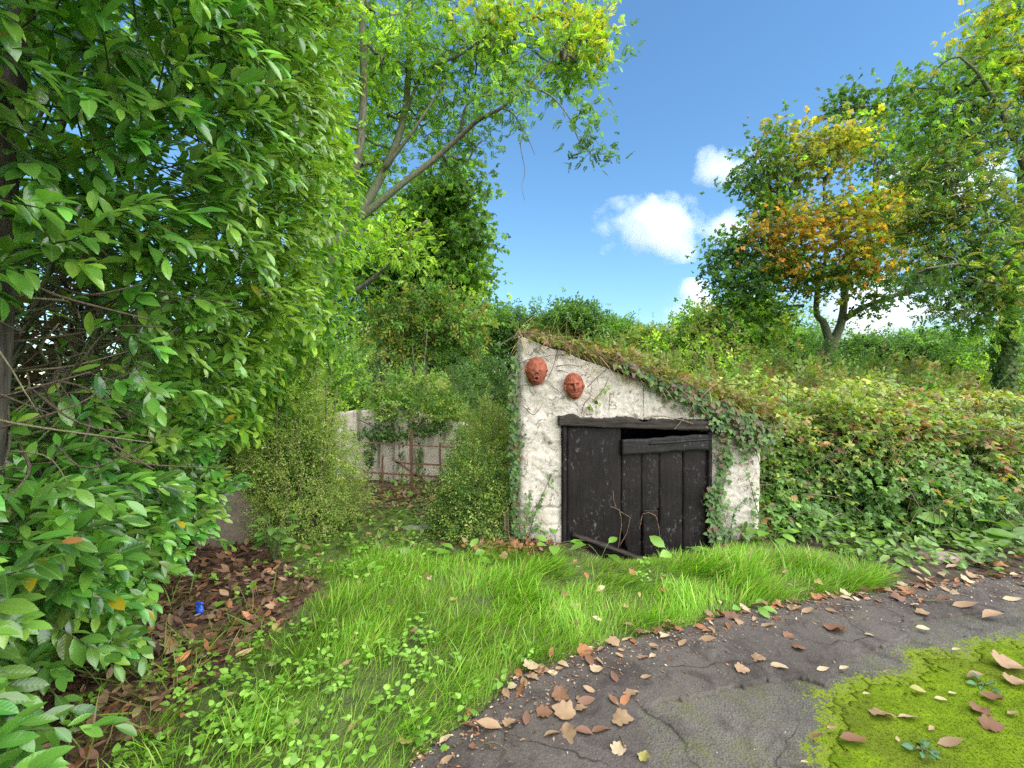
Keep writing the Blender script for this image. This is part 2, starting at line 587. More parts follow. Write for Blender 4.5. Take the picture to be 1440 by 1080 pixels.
# hair cracks and bruises with a shape of their own, plus algae low down
sq = N(nt, 'ShaderNodeMath', operation='SUBTRACT'); nt.links.new(noise(nt, 6.5, 3, .5, co, .8), sq.inputs[0]); sq.inputs[1].default_value = .5
sa = N(nt, 'ShaderNodeMath', operation='ABSOLUTE'); nt.links.new(sq.outputs[0], sa.inputs[0])
f2 = mixc(nt, 1.0, ramp(nt, sa.outputs[0], .004, .026, (1, 1, 1), (0, 0, 0)), ramp(nt, noise(nt, 8, 3, .5, objco(nt, (1, 1, 1.4))), .47, .56), 'MULTIPLY')
c = mixc(nt, mixc(nt, 1.0, f2, (.8,) * 3, 'MULTIPLY'), c, (.13, .10, .075))
al = noise(nt, 2.6, 6, .65, objco(nt, (1.6, 1.6, .8)))
c = mixc(nt, mixc(nt, 1.0, ramp(nt, al, .54, .70), (.55,) * 3, 'MULTIPLY'), c, (.30, .27, .17))
nt.links.new(c, bs.inputs['Base Color']); bs.inputs['Roughness'].default_value = .93; bs.inputs['Specular IOR Level'].default_value = .2
nt.links.new(bump(nt, n3, .004, .6, bump(nt, n2, .014, .8)), bs.inputs['Normal'])
M['whitewash'] = m

m, nt, bs, out = new_mat('pink_render')
co = objco(nt)
n1 = noise(nt, 4, 6, .65, co); n2 = noise(nt, 3, 6, .6, objco(nt, (3, 3, .5)))
c = ramp(nt, n1, .3, .7, (.48, .39, .32), (.78, .67, .56))
c = mixc(nt, ramp(nt, n2, .5, .66), c, (.19, .18, .10))
nt.links.new(c, bs.inputs['Base Color']); bs.inputs['Roughness'].default_value = .95
nt.links.new(bump(nt, n1, .04, .7), bs.inputs['Normal'])
M['pinkwall'] = m


def black_wood(name, base, hi, chips=.5, axis=(18, 18, 1.2)):
    m, nt, bs, out = new_mat(name)
    g = noise(nt, 5, 7, .65, objco(nt, axis), .3)
    n1 = noise(nt, 3.5, 6, .6, objco(nt))
    n2 = noise(nt, 42, 5, .7, objco(nt, (1, 1, .6)))
    n3 = noise(nt, 6, 4, .6, objco(nt, (1, 1, .45)))
    c = ramp(nt, g, .3, .75, base, hi)
    c = mixc(nt, mixc(nt, 1.0, ramp(nt, n1, .5, .75), (.5,) * 3, 'MULTIPLY'), c, (.034, .024, .023))
    f = mixc(nt, 1.0, ramp(nt, n2, .56, .68), ramp(nt, n3, .46, .66), 'MULTIPLY')
    c = mixc(nt, mixc(nt, 1.0, f, (chips,) * 3, 'MULTIPLY'), c, (.26, .24, .23))
    nt.links.new(c, bs.inputs['Base Color'])
    nt.links.new(ramp(nt, n1, .3, .7, (.42,) * 3, (.7,) * 3), bs.inputs['Roughness'])
    bs.inputs['Specular IOR Level'].default_value = .22
    nt.links.new(bump(nt, g, .006, .6), bs.inputs['Normal'])
    return m


M['blackwood'] = black_wood('black_painted_wood', (.0065, .0045, .0045), (.020, .014, .013), .55)
M['blackrail'] = black_wood('black_rail_wood', (.010, .008, .008), (.03, .025, .024), .4, (1.2, 18, 18))
M['oldbeam'] = black_wood('weathered_beam', (.010, .008, .008), (.062, .046, .034), .2, (1.4, 22, 22))
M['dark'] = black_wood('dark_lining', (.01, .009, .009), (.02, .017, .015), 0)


def simple(name, col, rough=.8, nscale=8, var=.35, bmp=.01, metal=0, col2=None):
    m, nt, bs, out = new_mat(name)
    n1 = noise(nt, nscale, 6, .65, objco(nt))
    c0 = tuple(v * (1 - var) for v in col); c1 = tuple(v * (1 + var) for v in (col2 or col))
    nt.links.new(ramp(nt, n1, .3, .7, c0, c1), bs.inputs['Base Color'])
    bs.inputs['Roughness'].default_value = rough; bs.inputs['Metallic'].default_value = metal
    nt.links.new(bump(nt, n1, bmp, .7), bs.inputs['Normal'])
    return m


M['terracotta'] = simple('terracotta_red', (.17, .036, .016), .75, 24, .6, .008, col2=(.27, .068, .03))
M['rust'] = simple('rusty_iron', (.15, .075, .042), .9, 30, .45, .004)
M['concrete'] = simple('concrete_block', (.17, .135, .10), .95, 14, .3, .01)
M['stone'] = simple('weathered_stone', (.34, .27, .21), .95, 10, .35, .03)
M['slab'] = simple('grey_slab', (.28, .27, .24), .95, 10, .3, .02)
M['blue'] = simple('blue_plastic', (.02, .10, .55), .3, 20, .25, .01)
M['roofcover'] = simple('roof_thatch_of_dead_stems', (.16, .11, .06), .95, 20, .5, .04)
M['thatch_stem'] = leaf_mat('dry_stem', .7, .15, .2, tr_tint=(1.1, .95, .6), mottled=0)

# ================================================================== GROUND
# where things lie on the ground, in metres (x to the right, y away from the camera)
PATH_EDGE = np.vstack([[-.75, .2], [-.62, 1.0], GP([(585, 1080), (625, 1045), (690, 1000), (722, 962), (790, 938), (850, 915), (960, 888), (1060, 862),
                                        (1150, 846), (1240, 838), (1340, 824), (1440, 812)]), [[5.6, 3.75], [8.0, 4.0]]])
TOP_EDGE = np.vstack([[.42, .2], GP([(915, 1080), (922, 1072), (905, 1040), (898, 1005), (930, 992), (1000, 985), (1060, 968), (1120, 958), (1165, 972), (1172, 952), (1205, 935),
                              (1198, 926), (1245, 915), (1282, 897), (1262, 880), (1330, 872), (1440, 862)]), [[5.6, 3.1], [8.0, 3.3]]])
MOSS_EDGE = np.vstack([[1.02, .2], GP([(1110, 1080), (1130, 1030), (1155, 990), (1200, 962), (1245, 942), (1300, 915), (1370, 903), (1440, 892)]), [[5.6, 2.9], [8.0, 3.0]]])
LITTER = np.vstack([GP([(150, 1080), (240, 1010), (330, 935), (400, 880), (450, 832), (400, 800), (350, 775), (300, 750), (230, 752)]), [[-4.5, 4.4], [-4.5, .3], [-1.6, .3]]])
GRASS = np.vstack([PATH_EDGE[::1][:12], GP([(1246, 836), (1225, 800), (1150, 775), (1072, 768), (1000, 778), (900, 775), (800, 765), (730, 772), (640, 770), (625, 735), (590, 712),
                                     (530, 716), (480, 740), (400, 760), (380, 785), (430, 815), (452, 832), (400, 882), (330, 938), (240, 1015), (150, 1085)]), [[-1.1, 1.0], [-1.0, .2]]])


def gh(x, y):
    """ground height"""
    x = np.asarray(x, float); y = np.asarray(y, float)
    n = fbm(xy3(x, y, 1.3), 4, 3)
    near = np.clip((14 - np.hypot(x, y - 4)) / 10, 0, 1)
    d = poly_dist(x, y, PATH_EDGE)
    inside = in_poly(x, y, np.vstack([PATH_EDGE, [[8, .2]]]))
    k = np.where(inside, 0, np.clip(d / .35, 0, 1))
    hi = np.clip((np.hypot(x, y) - 12) / 80, 0, 1)
    h = (.02 + .03 * n) * k * near - .02 * inside - .20 * np.exp(-(np.abs(x - 1.25) / .55) ** 4 - ((y - 4.28) / .34) ** 2)
    return h + hi * 1.4 * fbm(xy3(x, y, .02), 3, 9) * (1 - near)


def axis(lo, hi, fine_lo, fine_hi, step, grow=1.28):
    a = list(np.arange(fine_lo, fine_hi + 1e-6, step))
    s, v = step, fine_hi
    while v < hi:
        s *= grow; v = min(v + s, hi); a.append(v)
    s, v = step, fine_lo
    while v > lo:
        s *= grow; v = max(v - s, lo); a.insert(0, v)
    return np.array(a)


def grid_faces(nx, ny):
    i, j = np.meshgrid(np.arange(nx - 1), np.arange(ny - 1), indexing='ij')
    a = i * ny + j
    return np.stack([a, a + ny, a + ny + 1, a + 1], -1).reshape(-1, 4)


ax = axis(-900, 900, -5.5, 6.5, .06); ay = axis(-60, 1500, .4, 8.5, .06)
X, Y = np.meshgrid(ax, ay, indexing='ij')
Z = gh(X, Y)
x, y = X.ravel(), Y.ravel()
fn = fbm(xy3(x, y, 2.2), 4, 21)
soil = np.array([.075, .052, .035]); turf = np.array([.09, .13, .03]); lit = np.array([.12, .065, .04]); far = np.array([.09, .14, .035])
gm = in_poly(x, y, GRASS) * np.clip(.75 + .6 * fn, 0, 1)
lm = in_poly(x, y, LITTER).astype(float)
fm = np.clip((np.hypot(x, y) - 9) / 6, 0, 1)
gc = soil[None] * np.ones((len(x), 1))
for mm, cc in ((lm, lit), (gm, turf), (fm, far)):
    gc = gc * (1 - mm[:, None]) + cc[None] * mm[:, None]
ground = link('ground', np_mesh('ground', np.stack([x, y, Z.ravel()], -1), grid_faces(len(ax), len(ay)), M['ground'], True, gc))
tag(ground, 'brown soil and turf ground around the old shed', None, None, 'structure')


def sheet(name, x0, x1, y0, y1, step, keep, zf, mat, skirt=.03):
    gx = np.arange(x0, x1 + 1e-6, step); gy = np.arange(y0, y1 + 1e-6, step)
    X, Y = np.meshgrid(gx, gy, indexing='ij')
    Q = grid_faces(len(gx), len(gy))
    jx = X.ravel() + step * .35 * (fbm(xy3(X.ravel(), Y.ravel(), 37.), 2, 5)); jy = Y.ravel() + step * .35 * (fbm(xy3(X.ravel(), Y.ravel(), 41.), 2, 6))
    cx, cy_ = jx[Q].mean(1), jy[Q].mean(1)
    Q = Q[keep(cx, cy_)]
    V = np.stack([jx, jy, zf(jx, jy)], -1)
    e = np.vstack([Q[:, [0, 1]], Q[:, [1, 2]], Q[:, [2, 3]], Q[:, [3, 0]]])
    key = np.sort(e, 1); key = key[:, 0] * len(V) + key[:, 1]
    u, ix, cnt = np.unique(key, return_index=True, return_counts=True)
    be = e[ix[cnt == 1]]
    low = V.copy(); low[:, 2] -= skirt
    S = np.stack([be[:, 1], be[:, 0], be[:, 0] + len(V), be[:, 1] + len(V)], -1)
    V = np.vstack([V, low]); Q = np.vstack([Q, S])
    used = np.unique(Q); mp = np.full(len(V), -1); mp[used] = np.arange(len(used))
    return link(name, np_mesh(name, V[used], mp[Q], mat, True))


def path_keep(cx, cy_):
    w = .05 * fbm(xy3(cx, cy_, 6.), 4, 11)
    return in_poly(cx + w, cy_ + w, np.vstack([PATH_EDGE, [[8, .2]]]))


def top_keep(cx, cy_):
    w = .022 * fbm(xy3(cx, cy_, 22.), 3, 12)
    return path_keep(cx, cy_) & in_poly(cx + w, cy_ - w, np.vstack([PATH_EDGE + [-.3, .3], TOP_EDGE[::-1]]))


MOSS_POLY = np.vstack([MOSS_EDGE, [[8, .2]]])


def moss_cover(cx, cy_):
    sd = poly_dist(cx, cy_, MOSS_EDGE) * np.where(in_poly(cx, cy_, MOSS_POLY), 1, -1)
    return sd - .03 + .13 * fbm(xy3(cx, cy_, 4.5), 5, 31) + .05 * fbm(xy3(cx, cy_, 30.), 2, 33)


sheet_z = lambda X, Y: .012 + .010 * fbm(xy3(X, Y, 3.), 4, 41) + .0025 * fbm(xy3(X, Y, 60.), 2, 42)
path = sheet('path', -.9, 8, .3, 4.3, .02, path_keep, sheet_z, M['asphalt_old'], .05)
_pv = np.empty(len(path.data.vertices) * 3, np.float32); path.data.vertices.foreach_get('co', _pv); _pv = _pv.reshape(-1, 3)
_pa = path.data.attributes.new('col', 'FLOAT_COLOR', 'POINT')
_pc = np.ones((len(_pv), 4), np.float32); _pc[:, :3] = np.clip(.53 + 2.2 * moss_cover(_pv[:, 0], _pv[:, 1]), 0, .9)[:, None]
_pa.data.foreach_set('color', _pc.ravel())
tag(path, 'worn grey tarmac path crossing in front of the shed', None, None, 'structure')
ptop = sheet('path_surface_layer', -.9, 8, .3, 4.3, .0125, top_keep, lambda X, Y: .030 + .010 * fbm(xy3(X, Y, 3.), 4, 41) + .005 * fbm(xy3(X, Y, 9.), 3, 43) + .002 * fbm(xy3(X, Y, 70.), 2, 44), M['asphalt_top'], .03)
tag(ptop, 'darker broken upper layer of tarmac on the path', None, None, 'structure')
mossz = lambda X, Y: sheet_z(X, Y) + np.clip(.06 * (moss_cover(X, Y) - .0), .0008, .010) + .0015 * fbm(xy3(X, Y, 25.), 3, 45)
moss_bed = sheet('moss_bed', .3, 8, .3, 3.3, .0125, lambda a, b: moss_cover(a, b) + .12 * fbm(xy3(a, b, 34.), 3, 35) > .05, mossz, M['moss_sheet'], .003)
tag(moss_bed, 'bright yellow-green moss sheet on the near side of the path', None, None, 'stuff')
rg = np.random.default_rng(50)
mb = Bag()
n = 150000
qx = rg.uniform(.2, 4.6, n); qy = rg.uniform(1.5, 3.1, n)
mc = moss_cover(qx, qy)
k = (mc > -.14) & (rg.random(n) < np.clip(.22 + 2.2 * mc, 0.02, 1))
k &= ~top_keep(qx, qy)
qx, qy, mc = qx[k], qy[k], mc[k]
zz = np.where(mc > .03, mossz(qx, qy), sheet_z(qx, qy))
up = norm(rdir(rg, len(qx)) * .7 + [0, 0, .8])
scatter(mb, rhomb(.28), np.stack([qx, qy, zz - .002], -1), up, rdir(rg, len(qx)), rg.uniform(.004, .009, len(qx)),
        pick(rg, [(.11, .17, .008), (.16, .235, .010), (.09, .14, .008), (.17, .20, .018)], len(qx)), rg)
tag(mb.build('moss', M['moss'], None), 'fuzzy bright green moss cushions beside the tarmac path', 'moss', None, 'stuff')

# gravel crumbs along the path edge
gb = Bag()
octa = np.array([[1, 0, 0], [-1, 0, 0], [0, 1, 0], [0, -1, 0], [0, 0, .7], [0, 0, -.7]], float)
octf = np.array([[0, 2, 4], [2, 1, 4], [1, 3, 4], [3, 0, 4], [2, 0, 5], [1, 2, 5], [3, 1, 5], [0, 3, 5]])
t_oct = dict(V=octa, F=octf, L=np.zeros(6, int))
n = 9000
qx = rg.uniform(-.8, 5.0, n); qy = rg.uniform(1.3, 4.0, n)
dd = poly_dist(qx, qy, PATH_EDGE)
k = path_keep(qx, qy) & (rg.random(n) < np.exp(-dd / .16) + .05)
qx, qy = qx[k], qy[k]
zt = np.where(top_keep(qx, qy), .034, sheet_z(qx, qy)) + .010 * 0
scatter(gb, t_oct, np.stack([qx, qy, zt + .002], -1), rdir(rg, len(qx)), rdir(rg, len(qx)), rg.uniform(.0025, .008, len(qx)) * rg.uniform(.6, 1.3, len(qx)),
        pick(rg, [(.25, .23, .2), (.13, .11, .1), (.34, .3, .25), (.2, .12, .08)], len(qx)), rg)
tag(gb.build('gravel', M['dry'], None, False), 'loose grit and crumbs along the grassy edge of the path', 'gravel', None, 'stuff')


# ================================================================== SHED
YF = 4.3                      # front wall plane
XL, XR = .05, 2.37


def roof_z(x):
    return 1.965 - .372 * (np.asarray(x, float) - XL)


def box_bm(x0, x1, y0, y1, z0, z1, nx=1, ny=1, nz=1, jit=0.0, seed=0, bow=0.0):
    """a subdivided, slightly uneven box as (V, F quads)"""
    nx, ny, nz = max(nx, 1), max(ny, 1), max(nz, 1)
    vid = {}; V = []; F = []

    def v(i, j, k):
        key = (i, j, k)
        if key not in vid:
            vid[key] = len(V)
            V.append([x0 + (x1 - x0) * i / nx, y0 + (y1 - y0) * j / ny, z0 + (z1 - z0) * k / nz])
        return vid[key]
    for i in range(nx):
        for k in range(nz):
            F.append([v(i, 0, k), v(i + 1, 0, k), v(i + 1, 0, k + 1), v(i, 0, k + 1)])
            F.append([v(i, ny, k), v(i, ny, k + 1), v(i + 1, ny, k + 1), v(i + 1, ny, k)])
    for i in range(nx):
        for j in range(ny):
            F.append([v(i, j, 0), v(i, j + 1, 0), v(i + 1, j + 1, 0), v(i + 1, j, 0)])
            F.append([v(i, j, nz), v(i + 1, j, nz), v(i + 1, j + 1, nz), v(i, j + 1, nz)])
    for j in range(ny):
        for k in range(nz):
            F.append([v(0, j, k), v(0, j, k + 1), v(0, j + 1, k + 1), v(0, j + 1, k)])
            F.append([v(nx, j, k), v(nx, j + 1, k), v(nx, j + 1, k + 1), v(nx, j, k + 1)])
    V = np.array(V)
    if jit:
        V = V + jit * np.stack([fbm(V * 7 + 3, 3, seed), fbm(V * 7 + 31, 3, seed + 1), fbm(V * 7 + 57, 3, seed + 2)], -1)
    return V, np.array(F)


def part(name, V, F, mat, parent, smooth=False, bevel=0.0, org=None):
    loc = np.zeros(3) if parent is None else np.array(parent.matrix_world.translation if False else (org if org is not None else parent.location))
    o = link(name, np_mesh(name, V - loc, F, mat, smooth), parent)
    if bevel:
        b = o.modifiers.new('bevel', 'BEVEL'); b.width = bevel; b.segments = 2; b.limit_method = 'ANGLE'
    return o


shed = empty('shed', (1.2, YF, 0), 'low whitewashed stone shed with black plank door and overgrown sloping roof', 'shed')
S0 = np.array(shed.location)

# front wall: one grid with the doorway left out, rough relief, closed at the back
DX0, DX1, DZ = .465, 1.875, 1.165
step = .0125
gx = np.unique(np.round(np.concatenate([np.arange(XL, XR + 1e-6, step), [DX0, DX1, XR]]), 4))
nz = 160
TT = np.linspace(0, 1, nz)
X, T = np.meshgrid(gx, TT, indexing='ij')
ztop = roof_z(X) + .025 * fbm(xy3(X, X * 0, 6.), 3, 71)
Z = -.22 + (ztop + .22) * T
x, z = X.ravel(), Z.ravel()
p3 = np.stack([x, z, 0 * x], -1)
relief = .022 * fbm(p3 * [2.2, 3.0, 1], 3, 61) + .010 * fbm(p3 * [6, 9, 1], 4, 62) + .006 * np.abs(fbm(p3 * [16, 24, 1], 3, 63)) * 1.6
# flaked render: shallow plates with crumbling horizontal lips, strongest on the left pier
plate = fbm(p3 * [3.2, 5.5, 1] + fbm(p3 * 9, 3, 64)[:, None] * .35, 4, 65)
lm_ = np.clip((.9 - x) / .5, .25, 1)
relief = relief + lm_ * .009 * np.clip(plate * 7, -1, 1)
for zz_, a in ((.335, 1.0), (.17, .5)):                 # mortar beds of the bottom courses, left pier
    relief -= a * .022 * np.exp(-((z - zz_ - .012 * fbm(p3 * [5, 0, 1], 2, 66)) / .006) ** 2) * (x < DX0)
edge = np.minimum(x - XL, XR - x)
relief -= .07 * np.exp(-(edge / .03) ** 1.2)
V = np.stack([x + .02 * fbm(p3 * [0, 6, 1] + 3, 3, 67) * np.exp(-edge / .05), YF - relief, z], -1)
Q = grid_faces(len(gx), nz)
c = V[Q].mean(1)
Q = Q[~((c[:, 0] > DX0 - .001) & (c[:, 0] < DX1 + .001) & (c[:, 2] < DZ))]
e = np.vstack([Q[:, [0, 1]], Q[:, [1, 2]], Q[:, [2, 3]], Q[:, [3, 0]]])
key = np.sort(e, 1); key = key[:, 0] * len(V) + key[:, 1]
u_, ix_, cn_ = np.unique(key, return_index=True, return_counts=True)
be = e[ix_[cn_ == 1]]
back = V.copy(); back[:, 1] = YF + .26
SQ = np.stack([be[:, 1], be[:, 0], be[:, 0] + len(V), be[:, 1] + len(V)], -1)
Vw = np.vstack([V, back]); Qw = np.vstack([Q, SQ, Q[:, ::-1] + len(V)])
used = np.unique(Qw); mp = np.full(len(Vw), -1); mp[used] = np.arange(len(used))
part('front_wall', Vw[used], mp[Qw], M['whitewash'], shed, True)
# other walls and roof
YB = 6.9
for nm, x0, x1, y0, y1 in (('side_wall', XL + .012, XL + .24, YF + .262, YB), ('side_wall', XR - .24, XR - .012, YF + .262, YB), ('back_wall', XL + .25, XR - .25, YB - .24, YB - .01)):
    V, F = box_bm(x0, x1, y0, y1, -.1, 1, 6, 20, 10, .02, 70)
    V[:, 2] = np.where(V[:, 2] > .97, roof_z(V[:, 0]) - .015, V[:, 2])
    part(nm, V, F, M['whitewash'], shed, True)
V, F = box_bm(XL + .03, XR + .16, YF + .03, YB + .08, 0, .05, 30, 30, 1, .015, 73)
V[:, 2] += roof_z(V[:, 0]) + .012
part('roof', V, F, M['roofcover'], shed, True)
V, F = box_bm(XL + .26, XR - .26, YF + .28, YB - .26, .0, .03, 2, 2, 1)
part('floor', V, F, M['dark'], shed)
V, F = box_bm(DX0 - .2, DX1 + .2, YF + 1.1, YF + 1.14, .03, 1.22, 2, 1, 2)
V[:, 2] = np.minimum(V[:, 2], roof_z(V[:, 0]) - .03)
part('inner_partition', V, F, M['dark'], shed)

# lintel: a weathered, broken-edged timber
V, F = box_bm(DX0 - .035, DX1 + .02, YF - .075, YF + .1, 1.105, 1.195, 70, 4, 6, .006, 80)
u = (V[:, 0] - DX0) / (DX1 - DX0)
topk = (V[:, 2] - 1.105) / .09
rag = .045 * fbm(np.stack([V[:, 0] * 9, V[:, 1] * 0, V[:, 2] * 0], -1), 4, 81) + .028 * fbm(np.stack([V[:, 0] * 40, V[:, 1] * 9, V[:, 2] * 0], -1), 3, 82) * (u > .25)
V[:, 2] += topk * rag - .040 * u + .02 * np.clip(.5 - u, 0, 1)
V[:, 1] += .012 * fbm(V * [4, 1, 60], 3, 83)
part('lintel', V, F, M['oldbeam'], shed, True)
# frame posts
for x0, x1 in ((DX0 + .003, DX0 + .045), (DX1 - .035, DX1 - .004)):
    V, F = box_bm(x0, x1, YF - .045, YF + .08, -.18, 1.12, 2, 2, 30, .006, 84)
    part('door_post', V, F, M['blackwood'], shed, True)
V, F = box_bm(DX1 - .13, DX1 - .037, YF - .03, YF + .03, 1.055, 1.10, 6, 2, 3, .006, 85)
part('wedge', V, F, M['blackrail'], shed, True)

door = empty('door', (0, 0, 0)); door.parent = shed
tag(door, 'black painted plank door with rotten lower edge')
D0 = S0


def plank(x0, x1, z0, z1, seed, y=YF - .012, th=.03, zb=None, lean=0.0, mat='blackwood', name='plank', nx=8):
    V, F = box_bm(x0, x1, y, y + th, 0, 1, nx, 1, 44, .003, seed)
    uu = (V[:, 0] - x0) / (x1 - x0)
    bot = z0 + (0 if zb is None else np.interp(uu, *zb)) + .014 * fbm(np.stack([V[:, 0] * 28, V[:, 0] * 0, V[:, 0] * 0], -1), 3, seed + 3)
    tz = np.clip(V[:, 2], 0, 1)
    V[:, 2] = bot + (z1 - bot) * tz
    V[:, 0] += lean * (1 - tz)
    V[:, 1] -= .010 * np.sin(np.pi * uu) * .5
    return part(name, V, F, M[mat], door, True, 0, D0)


plank(.515, 1.025, -.16, 1.10, 90, nx=20, zb=([0, .6, .85, 1], [0, -.03, .06, .12]))
plank(1.031, 1.215, -.16, .955, 93, nx=10, zb=([0, .3, .6, 1], [.30, .10, -.02, -.03]))
plank(1.219, 1.385, .30, .955, 94, nx=8, y=YF - .008, zb=([0, .3, .7, 1], [-.02, .02, -.01, .03]))
plank(1.228, 1.372, -.17, .315, 95, nx=7, y=YF - .022, th=.02, lean=.006, zb=([0, .5, 1], [.02, -.01, .0]))
plank(1.388, 1.604, -.18, .955, 96, nx=9, zb=([0, .12, .3, 1], [.3, .05, 0, .03]))
plank(1.612, 1.836, -.16, .985, 97, nx=9)
V, F = box_bm(1.03, 1.845, YF - .05, YF - .016, .0, .145, 40, 2, 6, .005, 98)
V[:, 2] += .83 + .07 * (V[:, 0] - 1.03) + .010 * fbm(xy3(V[:, 0], 0 * V[:, 0], 12), 3, 99)
part('rail', V, F, M['blackrail'], door, True, 0, D0)
V, F = box_bm(1.28, 1.845, YF - .056, YF - .02, .0, .018, 20, 2, 2, .003, 100)
V[:, 2] += .915 + .07 * (V[:, 0] - 1.03)
part('rail_split', V, F, M['blackrail'], door, True, 0, D0)
# threshold timbers, rotten and slipped forward
for k, (a, b, r) in enumerate(((P(805, 752, 4.26), P(940, 803, 4.12), .035), (P(862, 776, 4.2), P(950, 795, 4.14), .018), (P(880, 788, 4.14), P(970, 800, 4.16), .02))):
    pts = catmull([a, (a + b) / 2 + [0, 0, .01], b], 16)
    V, F = tube(pts, r * (.8 + .5 * fbm(pts * 14, 3, 101 + k)), 4)
    V = V + .012 * np.stack([fbm(V * 18, 3, 1), fbm(V * 18 + 7, 3, 2), fbm(V * 18 + 13, 3, 3)], -1)
    part('threshold_timber', V, F, M['oldbeam'], shed, True)
# torn rusty strips on the lower door
for k, pl in enumerate((
        [(857, 712), (866, 715), (876, 722), (886, 727)], [(862, 690), (863, 703), (866, 713)], [(886, 727), (884, 740), (880, 752), (871, 768)], [(871, 716), (874, 735), (871, 760), (869, 772)],
        [(903, 723), (912, 721), (922, 726), (925, 735)], [(903, 724), (901, 735), (899, 744)], [(925, 735), (927, 750), (926, 770), (927, 783)])):
    b = Bag()
    pts = catmull([P(px, py, YF - .05 - .01 * (i % 2)) for i, (px, py) in enumerate(pl)], 14)
    pts += .004 * np.stack([fbm(pts * 40, 2, k), fbm(pts * 40 + 9, 2, k), fbm(pts * 40 + 5, 2, k)], -1)
    V, F = tube(pts, .0042 * (1 + .7 * fbm(pts * 60, 2, 7 + k)), 4)
    part('torn_strip', V, F, M['rust'] if k % 3 else M['twig'], door, True, 0, D0)


# ------------------------------------------------------------------ two terracotta faces on the wall
def face_mask(name, px, py, w, h, kind, label, tilt):
    nu, nv = 46, 58
    u = np.linspace(0, 1, nu); v = np.linspace(0, 1, nv)
    A, B = np.meshgrid(u, v, indexing='ij')
    th = (A - .5) * np.pi                  # half a head, -90..90 degrees
    ph = (B - .5) * np.pi
    cx, cz = np.sin(th) * np.cos(ph) ** .8, np.sin(ph)
    X = cx * .5; Zc = cz * .5
    D = np.cos(th) * np.cos(ph) ** .6 * .42
    # jaw narrower than crown
    X = X * (1 - .16 * np.clip(-Zc * 2, 0, 1) - .05 * np.clip(Zc * 2, 0, 1))

    def g(x0, z0, sx, sz):
        return np.exp(-((X - x0) / sx) ** 2 - ((Zc - z0) / sz) ** 2)
    if kind == 0:
        D = D + .10 * g(0, -.16, .2, .16)                                    # snout
        D = D + .05 * (g(-.14, .04, .12, .05) + g(.16, .04, .12, .05))
        D = D - .30 * g(.03, -.12, .075, .05) - .42 * g(.0, -.29, .10, .055)    # nostril hollow and open mouth
        D = D + .05 * (g(0, -.20, .16, .02) + g(0, -.36, .13, .025))
        D = D - .04 * (g(-.15, .0, .06, .035) + g(.15, .0, .06, .035))
    else:
        D = D + .20 * g(.0, -.02, .05, .16) + .10 * g(.0, -.12, .09, .045)        # nose
        D = D + .10 * (g(-.15, .13, .12, .035) + g(.15, .13, .12, .035))             # brow
        D = D - .16 * (g(-.15, .04, .07, .04) + g(.15, .04, .07, .04)) + .07 * (g(-.15, .035, .035, .02) + g(.15, .035, .035, .02))
        D = D + .05 * (g(-.2, -.12, .1, .09) + g(.2, -.12, .1, .09))               # cheeks
        D = D - .16 * g(0, -.26, .14, .02) + .05 * (g(0, -.22, .13, .02) + g(0, -.31, .12, .028))
        D = D + .06 * g(0, -.42, .1, .07)
        D = D + .05 * np.sin(X * 60 + 9 * Zc) * np.clip((Zc - .26) / .1, 0, 1) * .5    # curls of hair
    pts = np.stack([X, -D, Zc], -1).reshape(-1, 3)
    pts = pts + .006 * fbm(pts * 14, 3, 5)[:, None]
    back = pts.copy(); back[:, 1] = .02
    root = empty(name, P(px, py, YF - .055), label, 'wall mask', 'terracotta faces on the shed wall')
    R = np.array(Matrix.Rotation(tilt, 3, 'Y'))
    sc = np.array([w / .86, w * .95, h])
    V = (pts * sc) @ R.T
    link('face', np_mesh('face', V, grid_faces(nu, nv)[:, ::-1], M['terracotta'], True), root)
    V2 = []
    rimb = Bag()
    ring = np.array([[.5 * np.cos(a) * (1 - .1 * (np.sin(a) < 0)), -.02, .5 * np.sin(a)] for a in np.linspace(0, 2 * np.pi, 41)])
    V, F = tube((ring * sc) @ R.T * .985, .012, 6)
    link('rim', np_mesh('rim', V, F, M['terracotta'], True), root)
    for s in (-1, 1):
        if kind == 0:
            ear = np.array([[s * .46, -.06, .10], [s * .50, -.08, .04], [s * .46, -.06, -.06]])
        else:
            ear = np.array([[s * .45, -.10, .08], [s * .50, -.12, .0], [s * .48, -.11, -.10], [s * .43, -.08, -.16]])
        pe = catmull((ear * sc) @ R.T, 10)
        V, F = tube(pe, np.interp(np.linspace(0, 1, 10), [0, .4, 1], [.008, .017, .006]), 7)
        link('ear', np_mesh('ear', V, F, M['terracotta'], True), root)
    if kind == 0:                                              # dark discs paint the shade inside nostril and mouth
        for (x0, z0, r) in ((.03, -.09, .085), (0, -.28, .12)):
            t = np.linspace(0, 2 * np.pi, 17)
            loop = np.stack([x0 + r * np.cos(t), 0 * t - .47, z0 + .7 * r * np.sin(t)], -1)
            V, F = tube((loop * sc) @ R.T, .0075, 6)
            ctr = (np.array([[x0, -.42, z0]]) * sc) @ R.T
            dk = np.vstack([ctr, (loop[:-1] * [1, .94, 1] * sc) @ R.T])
            link('shade_disc', np_mesh('shade_disc', dk, np.array([[0, 1 + (i + 1) % 16, 1 + i] for i in range(16)]), M['dark'], False), root)
            link('lip', np_mesh('lip', V, F, M['terracotta'], True), root)
    return root


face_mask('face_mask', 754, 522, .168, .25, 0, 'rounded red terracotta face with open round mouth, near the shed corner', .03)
face_mask('face_mask', 807, 543, .148, .235, 1, 'smaller red terracotta face with nose and closed lips, above the lintel end', -.12)

